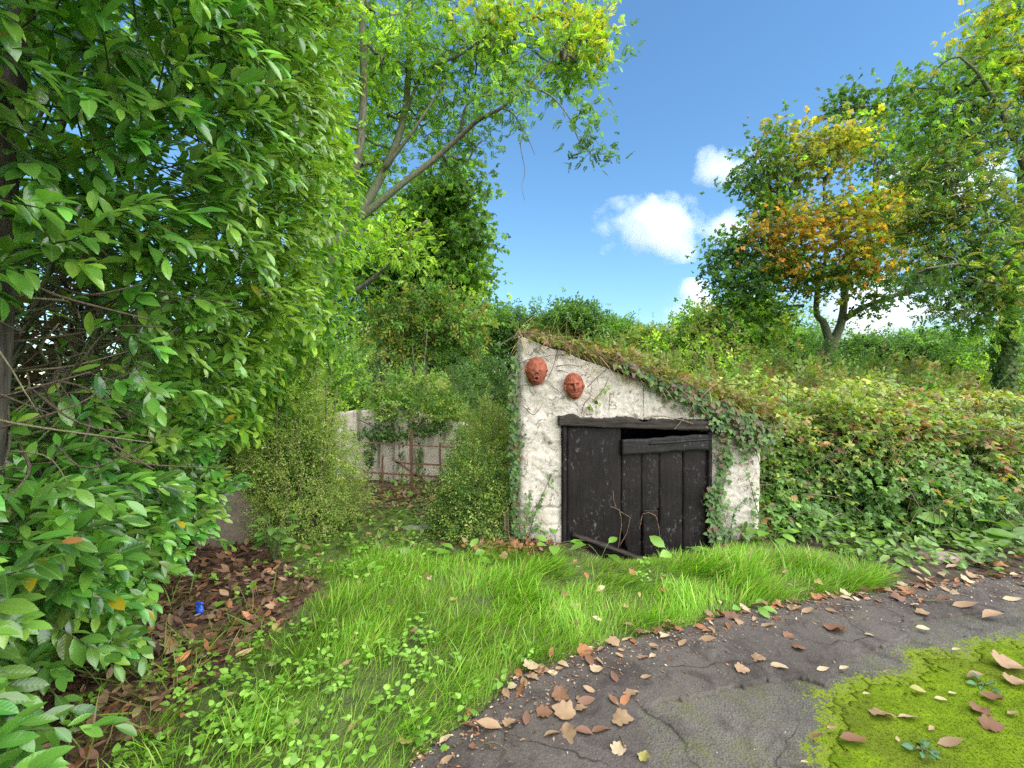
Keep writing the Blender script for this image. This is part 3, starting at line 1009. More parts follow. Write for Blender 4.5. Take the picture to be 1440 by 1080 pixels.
# ================================================================== TREES AND SHRUBS BEYOND
GREEN = [(0.170, 0.316, 0.061), (0.218, 0.389, 0.073), (0.134, 0.244, 0.054)]
DARKG = [(0.092, 0.173, 0.041), (0.121, 0.223, 0.049), (0.072, 0.142, 0.036)]
LIME = [(0.374, 0.562, 0.059), (0.468, 0.655, 0.070), (0.258, 0.444, 0.059)]
YELLOW = [(0.655, 0.562, 0.047), (0.530, 0.499, 0.047), (0.312, 0.374, 0.047)]
ORANGE = [(0.661, 0.295, 0.061), (0.522, 0.330, 0.061), (0.696, 0.434, 0.070), (0.295, 0.330, 0.052)]
TAN = [(0.499, 0.343, 0.109), (0.406, 0.374, 0.078), (0.234, 0.281, 0.062)]
OLIVE = [(0.332, 0.351, 0.069), (0.234, 0.293, 0.058), (0.429, 0.370, 0.078)]

FEATHER = [(.29, .40, .08), (.37, .47, .11), (.23, .34, .07), (.42, .43, .15)]
SCRUB = [(.19, .26, .055), (.24, .30, .06), (.15, .21, .045), (.30, .27, .09), (.25, .18, .07)]


def tree(name, label, cat, base, limbs, blobs, tpl, lscale, seed, bark='bark_grey', spread=.35, per=8, group=None, droop=.35, twig_r=.006,
         trunk_mat_sides=9, flat=.75, branch_mat=None, twigs=True, wind=(0, 0, 0)):
    """limbs: [(points, r0, r1)], first is the trunk; blobs: [(centre, radii, clumps, palette)]"""
    rng = np.random.default_rng(seed)
    root = empty(name, base, label, cat, group)
    nodes, bag = [], Bag()
    for pts, r0, r1 in limbs:
        c = catmull(pts, max(8, 5 * len(pts)))
        L = np.linspace(0, 1, len(c))
        c = c + (.35 * r0 + .01) * np.stack([fbm(c * .9, 3, seed), fbm(c * .9 + 9, 3, seed + 1), 0 * L], -1) * np.minimum(L * 4, 1)[:, None]
        r = r0 + (r1 - r0) * L ** .8
        r = r * (1 + .1 * fbm(c * 2, 2, seed + 2))
        V, F = tube(c, r, trunk_mat_sides if r0 > .06 else 6)
        bag.add(V, F)
        nodes.append(c[len(c) // 4:])
    if limbs:
        bag.build('trunk', M[bark], root)
    nodes = np.vstack(nodes) if nodes else np.array([np.array(base) + [0, 0, .1]])
    par = np.full(len(nodes), -1)
    n_l = len(nodes)
    C, R, K = [], [], []
    for k, (bc, br, nn, pal) in enumerate(blobs):
        d = rdir(rng, nn)
        rr = rng.random((nn, 1)) ** .45
        p = np.asarray(bc) + d * rr * np.asarray(br)
        C.append(p); K += [k] * nn
    C = np.vstack(C); K = np.array(K)
    d0 = np.array([np.min(np.sum((nodes - c) ** 2, 1)) for c in C])
    order = np.argsort(d0)
    NP = np.zeros((n_l + 3 * len(C), 3)); NP[:n_l] = nodes
    PR = np.full(len(NP), -1); cnt = n_l; tips = np.zeros(len(C), int); dirs = np.zeros((len(C), 3))
    for q in order:
        c = C[q]
        v = NP[:cnt] - c
        dist = np.sqrt((v * v).sum(1)) + .25 * np.maximum(NP[:cnt, 2] - c[2], 0)
        j = int(np.argmin(dist))
        a = NP[j]
        ab = c - a
        ln = np.linalg.norm(ab)
        side = np.cross(ab, rdir(rng, 1)[0]) * .12
        m1 = a + ab * .36 + side + [0, 0, .08 * ln]; m2 = a + ab * .7 + side * .8 + [0, 0, .07 * ln]
        NP[cnt], NP[cnt + 1], NP[cnt + 2] = m1, m2, c
        PR[cnt], PR[cnt + 1], PR[cnt + 2] = j, cnt, cnt + 1
        tips[q] = cnt + 2; dirs[q] = ab / max(ln, 1e-6)
        cnt += 3
    wgt = np.zeros(cnt); wgt[tips] = 1
    for i in range(cnt - 1, n_l - 1, -1):
        if PR[i] >= 0:
            wgt[PR[i]] += wgt[i]
    if twigs:
        tb = Bag()
        rad = twig_r * np.sqrt(np.maximum(wgt, 1)) * 1.0
        for q in order:
            t = tips[q]
            ch = [PR[t - 2], t - 2, t - 1, t]
            r = rad[[t - 2, t - 2, t - 1, t]].copy()
            r[0] = min(r[0] * 1.2, rad[ch[0]] if ch[0] >= n_l else 1)
            V, F = tube(NP[ch], r, 4 if r[0] > twig_r * 1.6 else 3, False)
            tb.add(V, F)
        tag(tb.build('branches', M[branch_mat or bark], root), None, None, None, 'stuff')
    lb = Bag()
    cols = np.zeros((len(C) * per, 3))
    pos = np.repeat(C, per, 0) + rng.standard_normal((len(C) * per, 3)) * spread * [1, 1, flat]
    bd = np.repeat(dirs, per, 0)
    f = norm(bd * .5 + rdir(rng, len(pos)) * .9 + [0, 0, -droop] + np.array(wind))
    kk = np.repeat(K, per)
    tone = np.repeat(1 + .16 * rng.standard_normal(len(C)), per)       # one branch differs from the next
    for k, (_, _, _, pal) in enumerate(blobs):
        s = kk == k
        cols[s] = pick(rng, pal, s.sum())
    cols *= np.clip(tone, .65, 1.5)[:, None]
    up = norm(rng.standard_normal((len(pos), 3)) * .45 + [0, 0, 1])
    scatter(lb, tpl, pos, f, up, lscale * rng.uniform(.7, 1.25, len(pos)), cols, rng, .16)
    lb.build('crown', M['far_leaf'], root, False)
    return root


def blob(px, py, d, rpx, rpy, n, pal, depth=None):
    """crown lobe seen at a place in the photograph, d metres ahead; radii given as seen"""
    s = d / FPX
    return (P(px, py, d), (rpx * s, depth if depth else .5 * (rpx + rpy) * s, rpy * s), n, pal)


# ---- left: large ash arching over from behind the laurel
D = 9.0
ash_l = tree('ash_tree', 'tall ash tree with yellowing top arching over the sky, behind the laurel', 'tree', (P(430, 540, D)[0], D, 0),
     [([(P(430, 540, D)[0], D, -.1), P(440, 450, D), P(470, 345, D), P(500, 312, D)], .30, .16),
      ([P(500, 312, D), P(560, 262, D), P(620, 215, D), P(672, 170, D - .3), P(705, 152, D - .5), P(742, 120, D - .6), P(790, 70, D - .6)], .085, .010),
      ([P(500, 312, D), P(535, 250, D + .3), P(565, 180, D + .4), P(575, 90, D + .5), P(578, -60, D + .6)], .10, .05),
      ([P(540, 238, D + .2), P(580, 185, D), P(612, 135, D), P(627, 112, D)], .045, .008),
      ([P(568, 160, D + .4), P(600, 100, D + .2), P(650, 75, D), P(700, 40, D), P(740, 30, D - .2)], .04, .015),
      ([P(646, 190, D - .1), P(655, 150, D - .4), P(680, 135, D - .6), P(720, 130, D - .8)], .03, .01),
      ([P(470, 345, D), P(500, 240, D - .6), P(510, 150, D - .8), P(508, 20, D - 1), P(500, -60, D)], .09, .05),
      ([P(705, 152, D - .5), P(722, 160, D - .6), P(738, 185, D - .7), P(752, 218, D - .7)], .018, .004),
      ([P(738, 185, D - .7), P(732, 205, D - .7), P(738, 240, D - .7), P(734, 262, D - .7), P(738, 282, D - .7)], .011, .003),
      ([P(742, 120, D - .6), P(775, 135, D - .7), P(800, 165, D - .8), P(815, 200, D - .8), P(832, 218, D - .8)], .02, .005),
      ([P(440, 440, D), P(520, 395, D - .5), P(570, 340, D - .8), P(600, 310, D - 1)], .06, .02)],
     [blob(690, 30, D, 62, 42, 60, YELLOW + LIME), blob(825, 58, D, 34, 52, 52, YELLOW + LIME), blob(785, 20, D, 42, 34, 30, YELLOW + LIME),
      blob(808, 100, D, 38, 30, 26, GREEN + LIME), blob(745, 85, D, 70, 45, 50, GREEN + LIME), blob(660, 100, D + .5, 75, 52, 66, GREEN + LIME),
      blob(815, 165, D - .8, 26, 22, 8, GREEN), blob(832, 215, D - .8, 18, 11, 6, DARKG), blob(862, 62, D, 8, 14, 3, GREEN),
      blob(560, 60, D, 90, 70, 80, LIME + GREEN), blob(600, 165, D + .9, 75, 46, 60, GREEN + LIME), blob(530, 150, D + .9, 60, 90, 80, LIME),
      blob(655, 200, D + .7, 36, 20, 16, GREEN), blob(720, 150, D - .6, 50, 18, 18, GREEN), blob(480, 60, D - .8, 90, 80, 80, LIME + GREEN),
      blob(505, 250, D + .9, 60, 60, 70, LIME), blob(430, 200, D, 90, 110, 110, LIME), blob(560, 345, D - .8, 52, 34, 34, LIME),
      blob(560, -60, D, 150, 60, 70, LIME + GREEN), blob(300, 60, D + .6, 130, 120, 90, LIME + GREEN), blob(630, 228, D + .5, 30, 12, 12, GREEN)],
     T_ASH, .165, 201, 'bark_grey', .18, 11, droop=.0, twig_r=.0055)

# ---- darker sycamore behind it
D = 14.0
tree('sycamore_tree', 'dark green sycamore standing behind the ash, left of the sky gap', 'tree', (P(540, 540, D)[0], D, 0),
     [([(P(540, 540, D)[0], D, -.1), P(540, 450, D), P(560, 330, D), P(570, 280, D)], .3, .12), ([P(555, 360, D), P(600, 320, D), P(640, 300, D)], .09, .03),
      ([P(550, 400, D), P(610, 400, D), P(650, 395, D)], .08, .03)],
     [blob(622, 300, D, 46, 28, 60, GREEN + GREEN + LIME), blob(642, 362, D, 40, 30, 60, GREEN + GREEN + LIME), blob(652, 395, D, 34, 26, 55, GREEN + GREEN + LIME), blob(662, 330, D - 1, 18, 14, 14, GREEN + DARKG), blob(600, 275, D, 26, 18, 24, GREEN + DARKG), blob(655, 435, D, 30, 16, 24, GREEN), blob(590, 330, D, 50, 46, 90, GREEN + GREEN + LIME),
      blob(600, 400, D, 60, 50, 110, GREEN + GREEN + LIME), blob(640, 255, D - 1, 34, 22, 26, GREEN + DARKG), blob(520, 360, D, 70, 80, 140, GREEN + GREEN + LIME), blob(590, 455, D, 60, 30, 80, GREEN)],
     T_SYC, .27, 202, 'bark_dark', .34, 13, twig_r=.009)
D = 11.5
tree('olive_tree', 'thin olive green small tree with bare twigs, above the old gate', 'tree', (P(600, 540, D)[0], D, 0),
     [([(P(600, 540, D)[0], D, -.1), P(598, 520, D), P(595, 450, D), P(600, 410, D)], .09, .03), ([P(596, 480, D), P(640, 455, D), P(690, 420, D)], .03, .01)],
     [blob(600, 430, D, 45, 32, 50, OLIVE + GREEN + GREEN), blob(620, 470, D, 60, 30, 60, OLIVE + GREEN + GREEN), blob(560, 470, D, 50, 40, 60, OLIVE + GREEN), blob(655, 450, D, 30, 26, 24, OLIVE + GREEN + GREEN)],
     T_SPRIG, .34, 203, 'bark_grey', .2, 7, twig_r=.006)

# ---- far belt of trees closing the field
far = np.random.default_rng(205)
belt = [(700, 472, 30, 62, 42, DARKG + GREEN, 'rounded dark green tree, leftmost of the far belt above the shed corner'),
        (760, 486, 34, 60, 30, GREEN, 'low green tree of the far belt directly above the shed peak'),
        (822, 462, 27, 44, 30, GREEN + DARKG, 'feathery tree of the far belt with twiggy crown above the roof slope'),
        (872, 478, 36, 48, 26, GREEN, 'small mid-green tree of the far belt below the large cloud'),
        (925, 486, 32, 44, 26, GREEN + OLIVE, 'olive-tinged tree of the far belt under the thin twig'),
        (975, 478, 26, 48, 34, GREEN + LIME, 'light green tree of the far belt below the cloud half hidden by leaves'),
        (1040, 470, 24, 50, 50, GREEN + OLIVE, 'broad tree of the far belt at the foot of the orange maple'),
        (640, 505, 24, 50, 60, DARKG, 'shaded dark tree of the far belt right above the old gate'),
        (560, 470, 26, 70, 60, DARKG + GREEN, 'tall shadowy tree of the far belt behind the olive tree'),
        (460, 440, 24, 90, 110, DARKG + GREEN, 'tall green tree of the far belt seen through the laurel'),
        (1250, 505, 30, 60, 32, GREEN + DARKG, 'low tree of the far belt between the two big trees'),
        (1330, 500, 34, 60, 34, GREEN, 'pale green tree of the far belt beside the ivy trunk'),
        (1420, 520, 30, 60, 50, LIME + GREEN, 'light green tree of the far belt behind the ivy trunk'),
        (1120, 492, 28, 60, 36, GREEN, 'round tree of the far belt behind the orange maple trunk')]
for k, (px, py, d, rx, ry, pal, lab) in enumerate(belt):
    s = d / FPX
    bx = P(px, py, d)
    bl = []
    for j in range(7):
        a = far.uniform(-1, 1); h = far.uniform(-.7, .55)
        bl.append((bx + [a * rx * s * .75, far.uniform(-1, 1), h * ry * s], (rx * s * .42, rx * s * .4, ry * s * .42), 26, pal))
    bl.append((bx + [0, 0, ry * s * .45], (rx * s * .5, rx * s * .5, ry * s * .5), 36, pal))
    low = P(px, 545, d)
    bl.append((low + [0, 0, .6], (rx * s * .9, 1.5, 1.6), 50, pal))
    tree('field_tree', lab, 'tree', (bx[0], d, 0), [([(bx[0], d, -.3), (bx[0] + .2, d, bx[2] * .5), bx], .22, .06)], bl, T_SPRIG, .62, 300 + k, 'bark_dark', .45, 13, 'far belt of trees',
         twig_r=.014)

# ---- right: maple turning orange
D = 17.0
tree('maple_tree', 'big maple turning orange and yellow with forked pale trunk', 'tree', (P(1165, 540, D)[0], D, 0),
     [([(P(1160, 540, D)[0], D, -.3), P(1164, 500, D), P(1170, 480, D)], .32, .24), ([P(1168, 486, D), P(1158, 455, D), P(1148, 440, D), P(1150, 395, D), P(1160, 365, D), P(1158, 250, D)], .16, .04),
      ([P(1170, 482, D), P(1182, 455, D), P(1188, 420, D), P(1195, 370, D), P(1225, 300, D), P(1232, 200, D)], .18, .04),
      ([P(1185, 450, D), P(1215, 432, D - .6), P(1260, 415, D - 1), P(1310, 400, D - 1.4), P(1350, 385, D - 1.6)], .12, .04),
      ([P(1150, 400, D), P(1118, 370, D), P(1080, 330, D), P(1060, 290, D)], .12, .03),
      ([P(1130, 430, D), P(1100, 432, D), P(1080, 445, D)], .07, .02),
      ([P(1195, 370, D), P(1170, 375, D - .3), P(1130, 362, D - .6)], .07, .02),
      ([P(1225, 300, D), P(1240, 230, D), P(1262, 190, D), P(1275, 140, D)], .1, .02),
      ([P(1158, 260, D), P(1180, 210, D), P(1200, 165, D), P(1215, 130, D)], .06, .02)],
     [blob(1110, 335, D - 1, 52, 38, 62, ORANGE + OLIVE), blob(1095, 372, D - 1, 38, 24, 30, ORANGE + GREEN), blob(1215, 335, D - 1.4, 66, 32, 66, ORANGE + YELLOW + OLIVE),
      blob(1240, 292, D - 1, 52, 28, 44, YELLOW + LIME + ORANGE), blob(1165, 300, D - .8, 36, 22, 22, ORANGE + OLIVE), blob(1150, 215, D - .5, 60, 36, 62, TAN + YELLOW + OLIVE),
      blob(1195, 200, D, 36, 26, 28, YELLOW + LIME + GREEN), blob(1090, 262, D, 36, 46, 40, TAN + GREEN), blob(1075, 305, D, 36, 28, 28, LIME + GREEN), blob(1210, 382, D - 1.5, 56, 24, 34, OLIVE + ORANGE + GREEN),
      blob(1150, 395, D - 1, 44, 18, 20, OLIVE + GREEN), blob(1040, 400, D - .5, 40, 38, 56, GREEN + DARKG), blob(1030, 350, D, 30, 30, 26, GREEN + DARKG), blob(1070, 445, D - .5, 44, 28, 40, GREEN + LIME),
      blob(1055, 240, D, 26, 40, 18, DARKG + GREEN), blob(1215, 150, D, 38, 30, 22, GREEN + DARKG), blob(1270, 140, D, 28, 34, 18, GREEN + DARKG), blob(1260, 205, D, 34, 44, 26, GREEN),
      blob(1275, 260, D, 34, 44, 40, GREEN), blob(1105, 188, D, 36, 18, 14, TAN + GREEN), blob(1285, 390, D - 1, 44, 28, 24, GREEN + DARKG), blob(1230, 430, D - 1, 24, 14, 8, DARKG),
      blob(1150, 300, D, 120, 140, 60, GREEN + OLIVE), blob(1180, 140, D, 30, 20, 8, DARKG), blob(1010, 385, D, 14, 18, 8, DARKG)],
     T_SYC, .26, 210, 'bark_pale', .36, 12, twig_r=.011)

# ---- right: big ash at the frame edge with ivy-clad trunk
D = 11.0
rx_ = P(1415, 540, D)[0]
tree('ash_tree', 'tall ash leaning in from the edge of the picture with ivy on its trunk', 'tree', (rx_, D, 0),
     [([(rx_ + .05, D, -.2), (rx_, D, .8), P(1412, 500, D), P(1420, 430, D), P(1436, 330, D), P(1446, 240, D), P(1450, 100, D), P(1448, -60, D)], .22, .10),
      ([P(1418, 440, D), P(1395, 395, D - .3), P(1370, 350, D - .5), P(1345, 300, D - .6)], .06, .02),
      ([P(1436, 330, D), P(1410, 265, D), P(1385, 260, D - .2), P(1340, 262, D - .3)], .07, .02),
      ([P(1446, 250, D), P(1420, 180, D - .4), P(1380, 110, D - .6), P(1350, 80, D - .6)], .08, .02),
      ([P(1448, 200, D), P(1470, 120, D), P(1480, 20, D)], .09, .03),
      ([P(1420, 430, D), P(1400, 385, D - .8), P(1350, 372, D - 1.2), P(1300, 378, D - 1.4)], .05, .015),
      ([P(1440, 320, D), P(1520, 280, D), P(1600, 240, D)], .1, .03)],
     [blob(1400, 60, D, 44, 40, 64, LIME + YELLOW), blob(1425, 110, D, 40, 40, 60, LIME + TAN), blob(1350, 120, D, 40, 40, 56, LIME + GREEN), blob(1320, 180, D, 46, 44, 60, GREEN + LIME),
      blob(1380, 180, D, 60, 46, 90, GREEN + OLIVE + DARKG), blob(1340, 240, D - .4, 60, 44, 90, GREEN + OLIVE + DARKG), blob(1310, 300, D - .4, 44, 40, 60, GREEN + OLIVE + DARKG), blob(1380, 300, D - .4, 60, 44, 90, GREEN + OLIVE + DARKG),
      blob(1350, 360, D - .6, 60, 36, 74, GREEN + OLIVE + DARKG), blob(1420, 380, D - .6, 50, 44, 80, GREEN + LIME), blob(1370, 420, D - .6, 56, 36, 60, GREEN + OLIVE + DARKG), blob(1380, 455, D - .4, 36, 18, 26, GREEN + LIME),
      blob(1300, 400, D - 1, 30, 24, 16, DARKG), blob(1450, 440, D - .6, 30, 30, 30, LIME + GREEN), blob(1410, 10, D, 40, 30, 34, YELLOW + GREEN), blob(1300, 120, D, 22, 30, 16, GREEN + OLIVE + DARKG),
      blob(1520, 200, D, 80, 160, 160, GREEN + OLIVE + DARKG), blob(1480, 350, D, 70, 80, 80, GREEN + OLIVE + DARKG), blob(1470, 30, D, 60, 70, 70, LIME)],
     T_ASH, .20, 211, 'bark_grey', .22, 8, droop=.15, twig_r=.007, wind=(.25, 0, .1))


# ivy on its trunk
_r = np.random.default_rng(212)
_a = _r.uniform(0, 6.28, 900); _z = _r.uniform(.3, 3.0, 900) ** 1.0; _q = .20 + .07 * _r.random(900)
_cx = np.interp(_z, [0, .8, 2.2, 3.0], [rx_ + .05, rx_, rx_ - .03, rx_ + .03])
_b = Bag()
scatter(_b, T_IVY, np.stack([_cx + np.cos(_a) * _q, D + np.sin(_a) * _q, _z], -1), norm(np.stack([np.cos(_a) * .4, np.sin(_a) * .4, -.8 + 0 * _a], -1) + .4 * _r.standard_normal((900, 3))),
        norm(np.stack([np.cos(_a), np.sin(_a), .5 + 0 * _a], -1)), _r.uniform(.07, .13, 900), pick(_r, [(.08, .16, .035), (.11, .21, .045), (.15, .24, .05)], 900), _r, .1)
_o = [o for o in bpy.data.objects if o.name.startswith('ash_tree') and o.type == 'EMPTY'][-1]
tag(_b.build('ivy_leaves', M['leaf'], _o, False), None, None, None, 'stuff')


# ---- shrubs: dense mounds of small leaves
def shrub(name, label, x, y, w, dpt, h, pal, tpl, ls, n, seed, cat='shrub', group=None, mat='leaf', stems=7, z0=0.0, fill=.5, dead=0.0, shape=None):
    rng = np.random.default_rng(seed)
    root = empty(name, (x, y, 0), label, cat, group)
    sb = Bag()
    for k in range(stems):
        a = rng.uniform(0, 6.28); rr = rng.uniform(.1, .8)
        e = np.array([x + math.cos(a) * rr * w, y + math.sin(a) * rr * dpt, z0 + h * rng.uniform(.55, .98)])
        b0 = np.array([x + math.cos(a) * rr * w * .3, y + math.sin(a) * rr * dpt * .3, -.05])
        m_ = (b0 + e) / 2 + rng.standard_normal(3) * .06 * h
        V, F = tube(catmull([b0, m_, e], 9), np.linspace(.012, .003, 9) * max(h, .6), 4)
        sb.add(V, F)
    tag(sb.build('stems', M['twig'], root), None, None, None, 'stuff')
    d = rdir(rng, n); d[:, 2] = np.abs(d[:, 2]) * 1.0 - .12
    d = norm(d)
    r = 1 - fill * rng.random(n) ** 1.8
    lump = 1 + .30 * fbm(d * 2.2 + seed, 3, seed) + .12 * fbm(d * 6 + seed, 2, seed + 1)
    p = np.stack([x + d[:, 0] * w * r * lump, y + d[:, 1] * dpt * r * lump, z0 + np.maximum(d[:, 2] * (h - z0) * r * lump, .02 + .25 * rng.random(n) * h * (d[:, 2] < .05))], -1)
    if shape is not None:
        p = p[shape(p)]
        d = d[:len(p)]
    nn = len(p)
    out = norm((p - [x, y, h * .35]) / [w, dpt, h])
    f = norm(out * .8 + rdir(rng, nn) * .8 + [0, 0, .1])
    up = norm(out * .6 + rdir(rng, nn) * .6 + [0, 0, .8])
    col = pick(rng, pal, nn) * np.clip(1 + .35 * fbm(p * 3, 3, seed + 5), .5, 1.6)[:, None]
    if dead:
        dm = fbm(p * 2.6 + 7, 3, seed + 8) > (1 - dead)
        col[dm] = pick(rng, [(.24, .12, .05), (.3, .18, .08), (.18, .12, .05)], dm.sum())
    lb = Bag()
    scatter(lb, tpl, p, f, up, ls * rng.uniform(.65, 1.3, nn), col, rng, .18)
    tag(lb.build('foliage', M[mat], root, False), None, None, None, 'stuff')
    return root


# behind the shed, to the right: brambles, elder and saplings rolling away
bk = [(3.1, 7.6, 1.5, .9, 1.55, SCRUB + GREEN, 'light green shrub rising behind the shed roof'),
      (5.2, 8.2, 1.6, 1.0, 1.75, SCRUB, 'olive green shrub behind the brambles right of the roof'),
      (7.4, 8.6, 1.6, 1.1, 1.6, SCRUB + GREEN, 'dense green shrub under the orange maple trunk'),
      (9.6, 9.0, 1.6, 1.1, 1.05, SCRUB, 'brown-tinged shrub before the ivy-clad trunk'),
      (4.4, 11.0, 2.2, 1.2, 2.25, SCRUB + LIME, 'tall lime green shrub in the scrub behind the roof'),
      (7.6, 12.0, 2.4, 1.2, 2.15, SCRUB + GREEN, 'wide green shrub in the scrub below the maple'),
      (11.0, 12.6, 2.4, 1.2, 1.9, SCRUB, 'far green shrub in the scrub beside the ivy-clad trunk'),
      (14.8, 13.0, 2.6, 1.4, 2.1, SCRUB + LIME, 'light green shrub in the scrub at the picture edge'),
      (1.6, 9.6, 1.6, 1.0, 2.25, SCRUB + GREEN, 'green shrub showing over the top of the roof'),
      (10.2, 15.0, 3.0, 1.2, 3.0, GREEN + DARKG, 'high dark shrub at the foot of the maple'),
      (6.0, 14.6, 2.4, 1.4, 3.2, SCRUB + LIME, 'high bright shrub left of the maple trunk'),
      (13.2, 17.0, 3.2, 1.6, 2.6, SCRUB + GREEN, 'high far shrub right of the maple trunk')]
for k, (x_, y_, w_, d_, h_, pal, lab) in enumerate(bk):
    shrub('scrub_bush', lab, x_, y_, w_, d_, h_, pal, T_SPRIG, .20 + .012 * y_, int(2100 - 60 * y_), 400 + k, 'shrub', 'scrub behind the shed', dead=.5 if 'brown' in lab or 'olive' in lab else .3)

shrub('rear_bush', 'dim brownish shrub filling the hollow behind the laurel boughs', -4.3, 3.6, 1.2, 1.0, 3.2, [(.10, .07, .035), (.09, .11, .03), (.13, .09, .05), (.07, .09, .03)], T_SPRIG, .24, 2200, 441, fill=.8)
# left of the shed: shrubs round the old gate
shrub('hedge_bush', 'feathery light green bush overgrowing the left gate side', -2.25, 4.75, .60, .60, 1.68, FEATHER, T_FINE, .15, 5200, 430, 'shrub', None, fill=.42, dead=.22)
shrub('hedge_bush', 'tall dark bush behind the feathery bush, under the laurel boughs', -3.2, 5.2, .9, .6, 2.0, DARKG + GREEN, T_SPRIG, .19, 1500, 431)
shrub('round_bush', 'rounded dark green bush behind the old gate', P(640, 560, 8.2)[0], 8.2, .72, .7, 1.85, [(.12, .22, .05), (.15, .26, .06), (.10, .17, .04)], T_SPRIG, .15, 2200, 432)
shrub('gate_bush', 'bright green overhanging bush above the rusty gate', P(585, 560, 7.15)[0], 7.15, .72, .5, 1.62, FEATHER + GREEN, T_SPRIG, .17, 1000, 433, z0=.92, stems=3)
shrub('gate_bush', 'light bushy growth filling the corner behind the gate', P(530, 520, 8.6)[0] - .4, 8.6, .9, .7, 2.1, FEATHER + GREEN, T_SPRIG, .2, 1500, 434)
shrub('side_bush', 'green bush with brown patch leaning on the shed side', P(690, 600, 5.6)[0], 5.6, .30, .7, 1.30, FEATHER, T_FINE, .17, 2300, 435, dead=.45)
shrub('side_bush', 'low dark fern-leaved bush at the shed left corner', P(668, 700, 4.55)[0], 4.55, .36, .34, .74, FEATHER + DARKG, T_FINE, .17, 2600, 436, stems=9)
shrub('side_bush', 'fresh green bush between the gate and the shed', P(672, 640, 6.4)[0], 6.4, .38, .5, 1.05, FEATHER + GREEN, T_FINE, .2, 1700, 437)
shrub('rear_bush', 'dim green shrub in the shade behind the gate wall', P(690, 520, 11)[0], 11, 1.2, .8, 2.1, DARKG, T_SPRIG, .25, 1300, 438)
shrub('rear_bush', 'shaded green shrub far left beyond the laurel', -5.4, 7.2, 1.5, 1.0, 2.9, DARKG + GREEN, T_SPRIG, .26, 2000, 439)
shrub('rear_bush', 'sunlit lime shrub far left beyond the feathery bush', -3.6, 7.8, 1.2, 1.0, 2.7, LIME + GREEN, T_SPRIG, .24, 2000, 440)

# ================================================================== LAUREL HEDGE (near, left)
def mats_from(pos, fwd, up, sc):
    r, f, n = frames(fwd, up)
    out = []
    for k in range(len(pos)):
        m = np.eye(4)
        m[:3, 0] = r[k] * sc[k]; m[:3, 1] = f[k] * sc[k]; m[:3, 2] = n[k] * sc[k]; m[:3, 3] = pos[k]
        out.append(Matrix(m))
    return out


def largest_in_view(pos, size, n, cell=10, margin=.97):
    """the pieces that show largest and lie in front: nearest per picture cell, then by apparent size"""
    d = pos[:, 1]
    ok = d > .3
    px = 720 + FPX * pos[:, 0] / np.maximum(d, .3); py = 540 - FPX * (pos[:, 2] - CAMZ) / np.maximum(d, .3)
    ok &= (px > 5) & (px < 1435) & (py > 5) & (py < 1075)
    idx = np.where(ok)[0]
    key = (px[idx] // cell).astype(int) * 1000 + (py[idx] // cell).astype(int)
    o = np.lexsort((d[idx], key))
    first = np.concatenate([[True], key[o][1:] != key[o][:-1]])
    c = idx[o][first]
    s = size[c] / d[c]
    return c[np.argsort(-s)][:n]


def make_leaf_parts(root, tpls, tidx, pos, fwd, up, sc, col, sel, mat, name='leaf', bins=6):
    """single leaves as objects; meshes are shared between leaves of one shape and shade"""
    lum = col[sel].sum(1)
    q = np.argsort(np.argsort(lum)) * bins // len(sel)
    meshes = {}
    loc = np.array(root.location)
    for k, i in enumerate(sel):
        key = (int(tidx[i]), int(q[k]))
        if key not in meshes:
            t = tpls[key[0]]
            meshes[key] = np_mesh('leaf', t['V'], t['F'], mat, True, np.broadcast_to(col[i], t['V'].shape), t['V'])
    ms = mats_from(pos[sel] - loc, fwd[sel], up[sel], sc[sel])
    for k, i in enumerate(sel):
        link(name, meshes[(int(tidx[i]), int(q[k]))], root, ms[k])


rl = np.random.default_rng(500)
laurel = empty('laurel_hedge', (-1.9, 2.2, 0), 'tall glossy cherry laurel hedge along the left edge', 'hedge')


def hedge_x(y, z):
    """outer face of the laurel"""
    lo = np.interp(z, [0, .35, .8, 1.2, 1.6, 2.0, 2.6, 3.2, 5], [-1.72, -1.52, -1.44, -1.48, -1.52, -1.36, -1.16, -1.06, -1.05])
    sl = np.interp(z, [0, .5, 1.2, 1.6, 2.2, 2.8, 5], [-.46, -.42, -.38, -.24, -.14, -.12, -.12])
    return lo + sl * (y - 1.4)


nS = 2700
sy = rl.uniform(.75, 3.7, nS); sz = rl.uniform(.12, 5.0, nS) ** 1.0
dep = rl.random(nS) ** 1.6 * .75
lump = .20 * fbm(np.stack([sy * 1.6, sz * 1.6, 0 * sy], -1), 3, 501)
sx = hedge_x(sy, sz) - dep + lump - .10
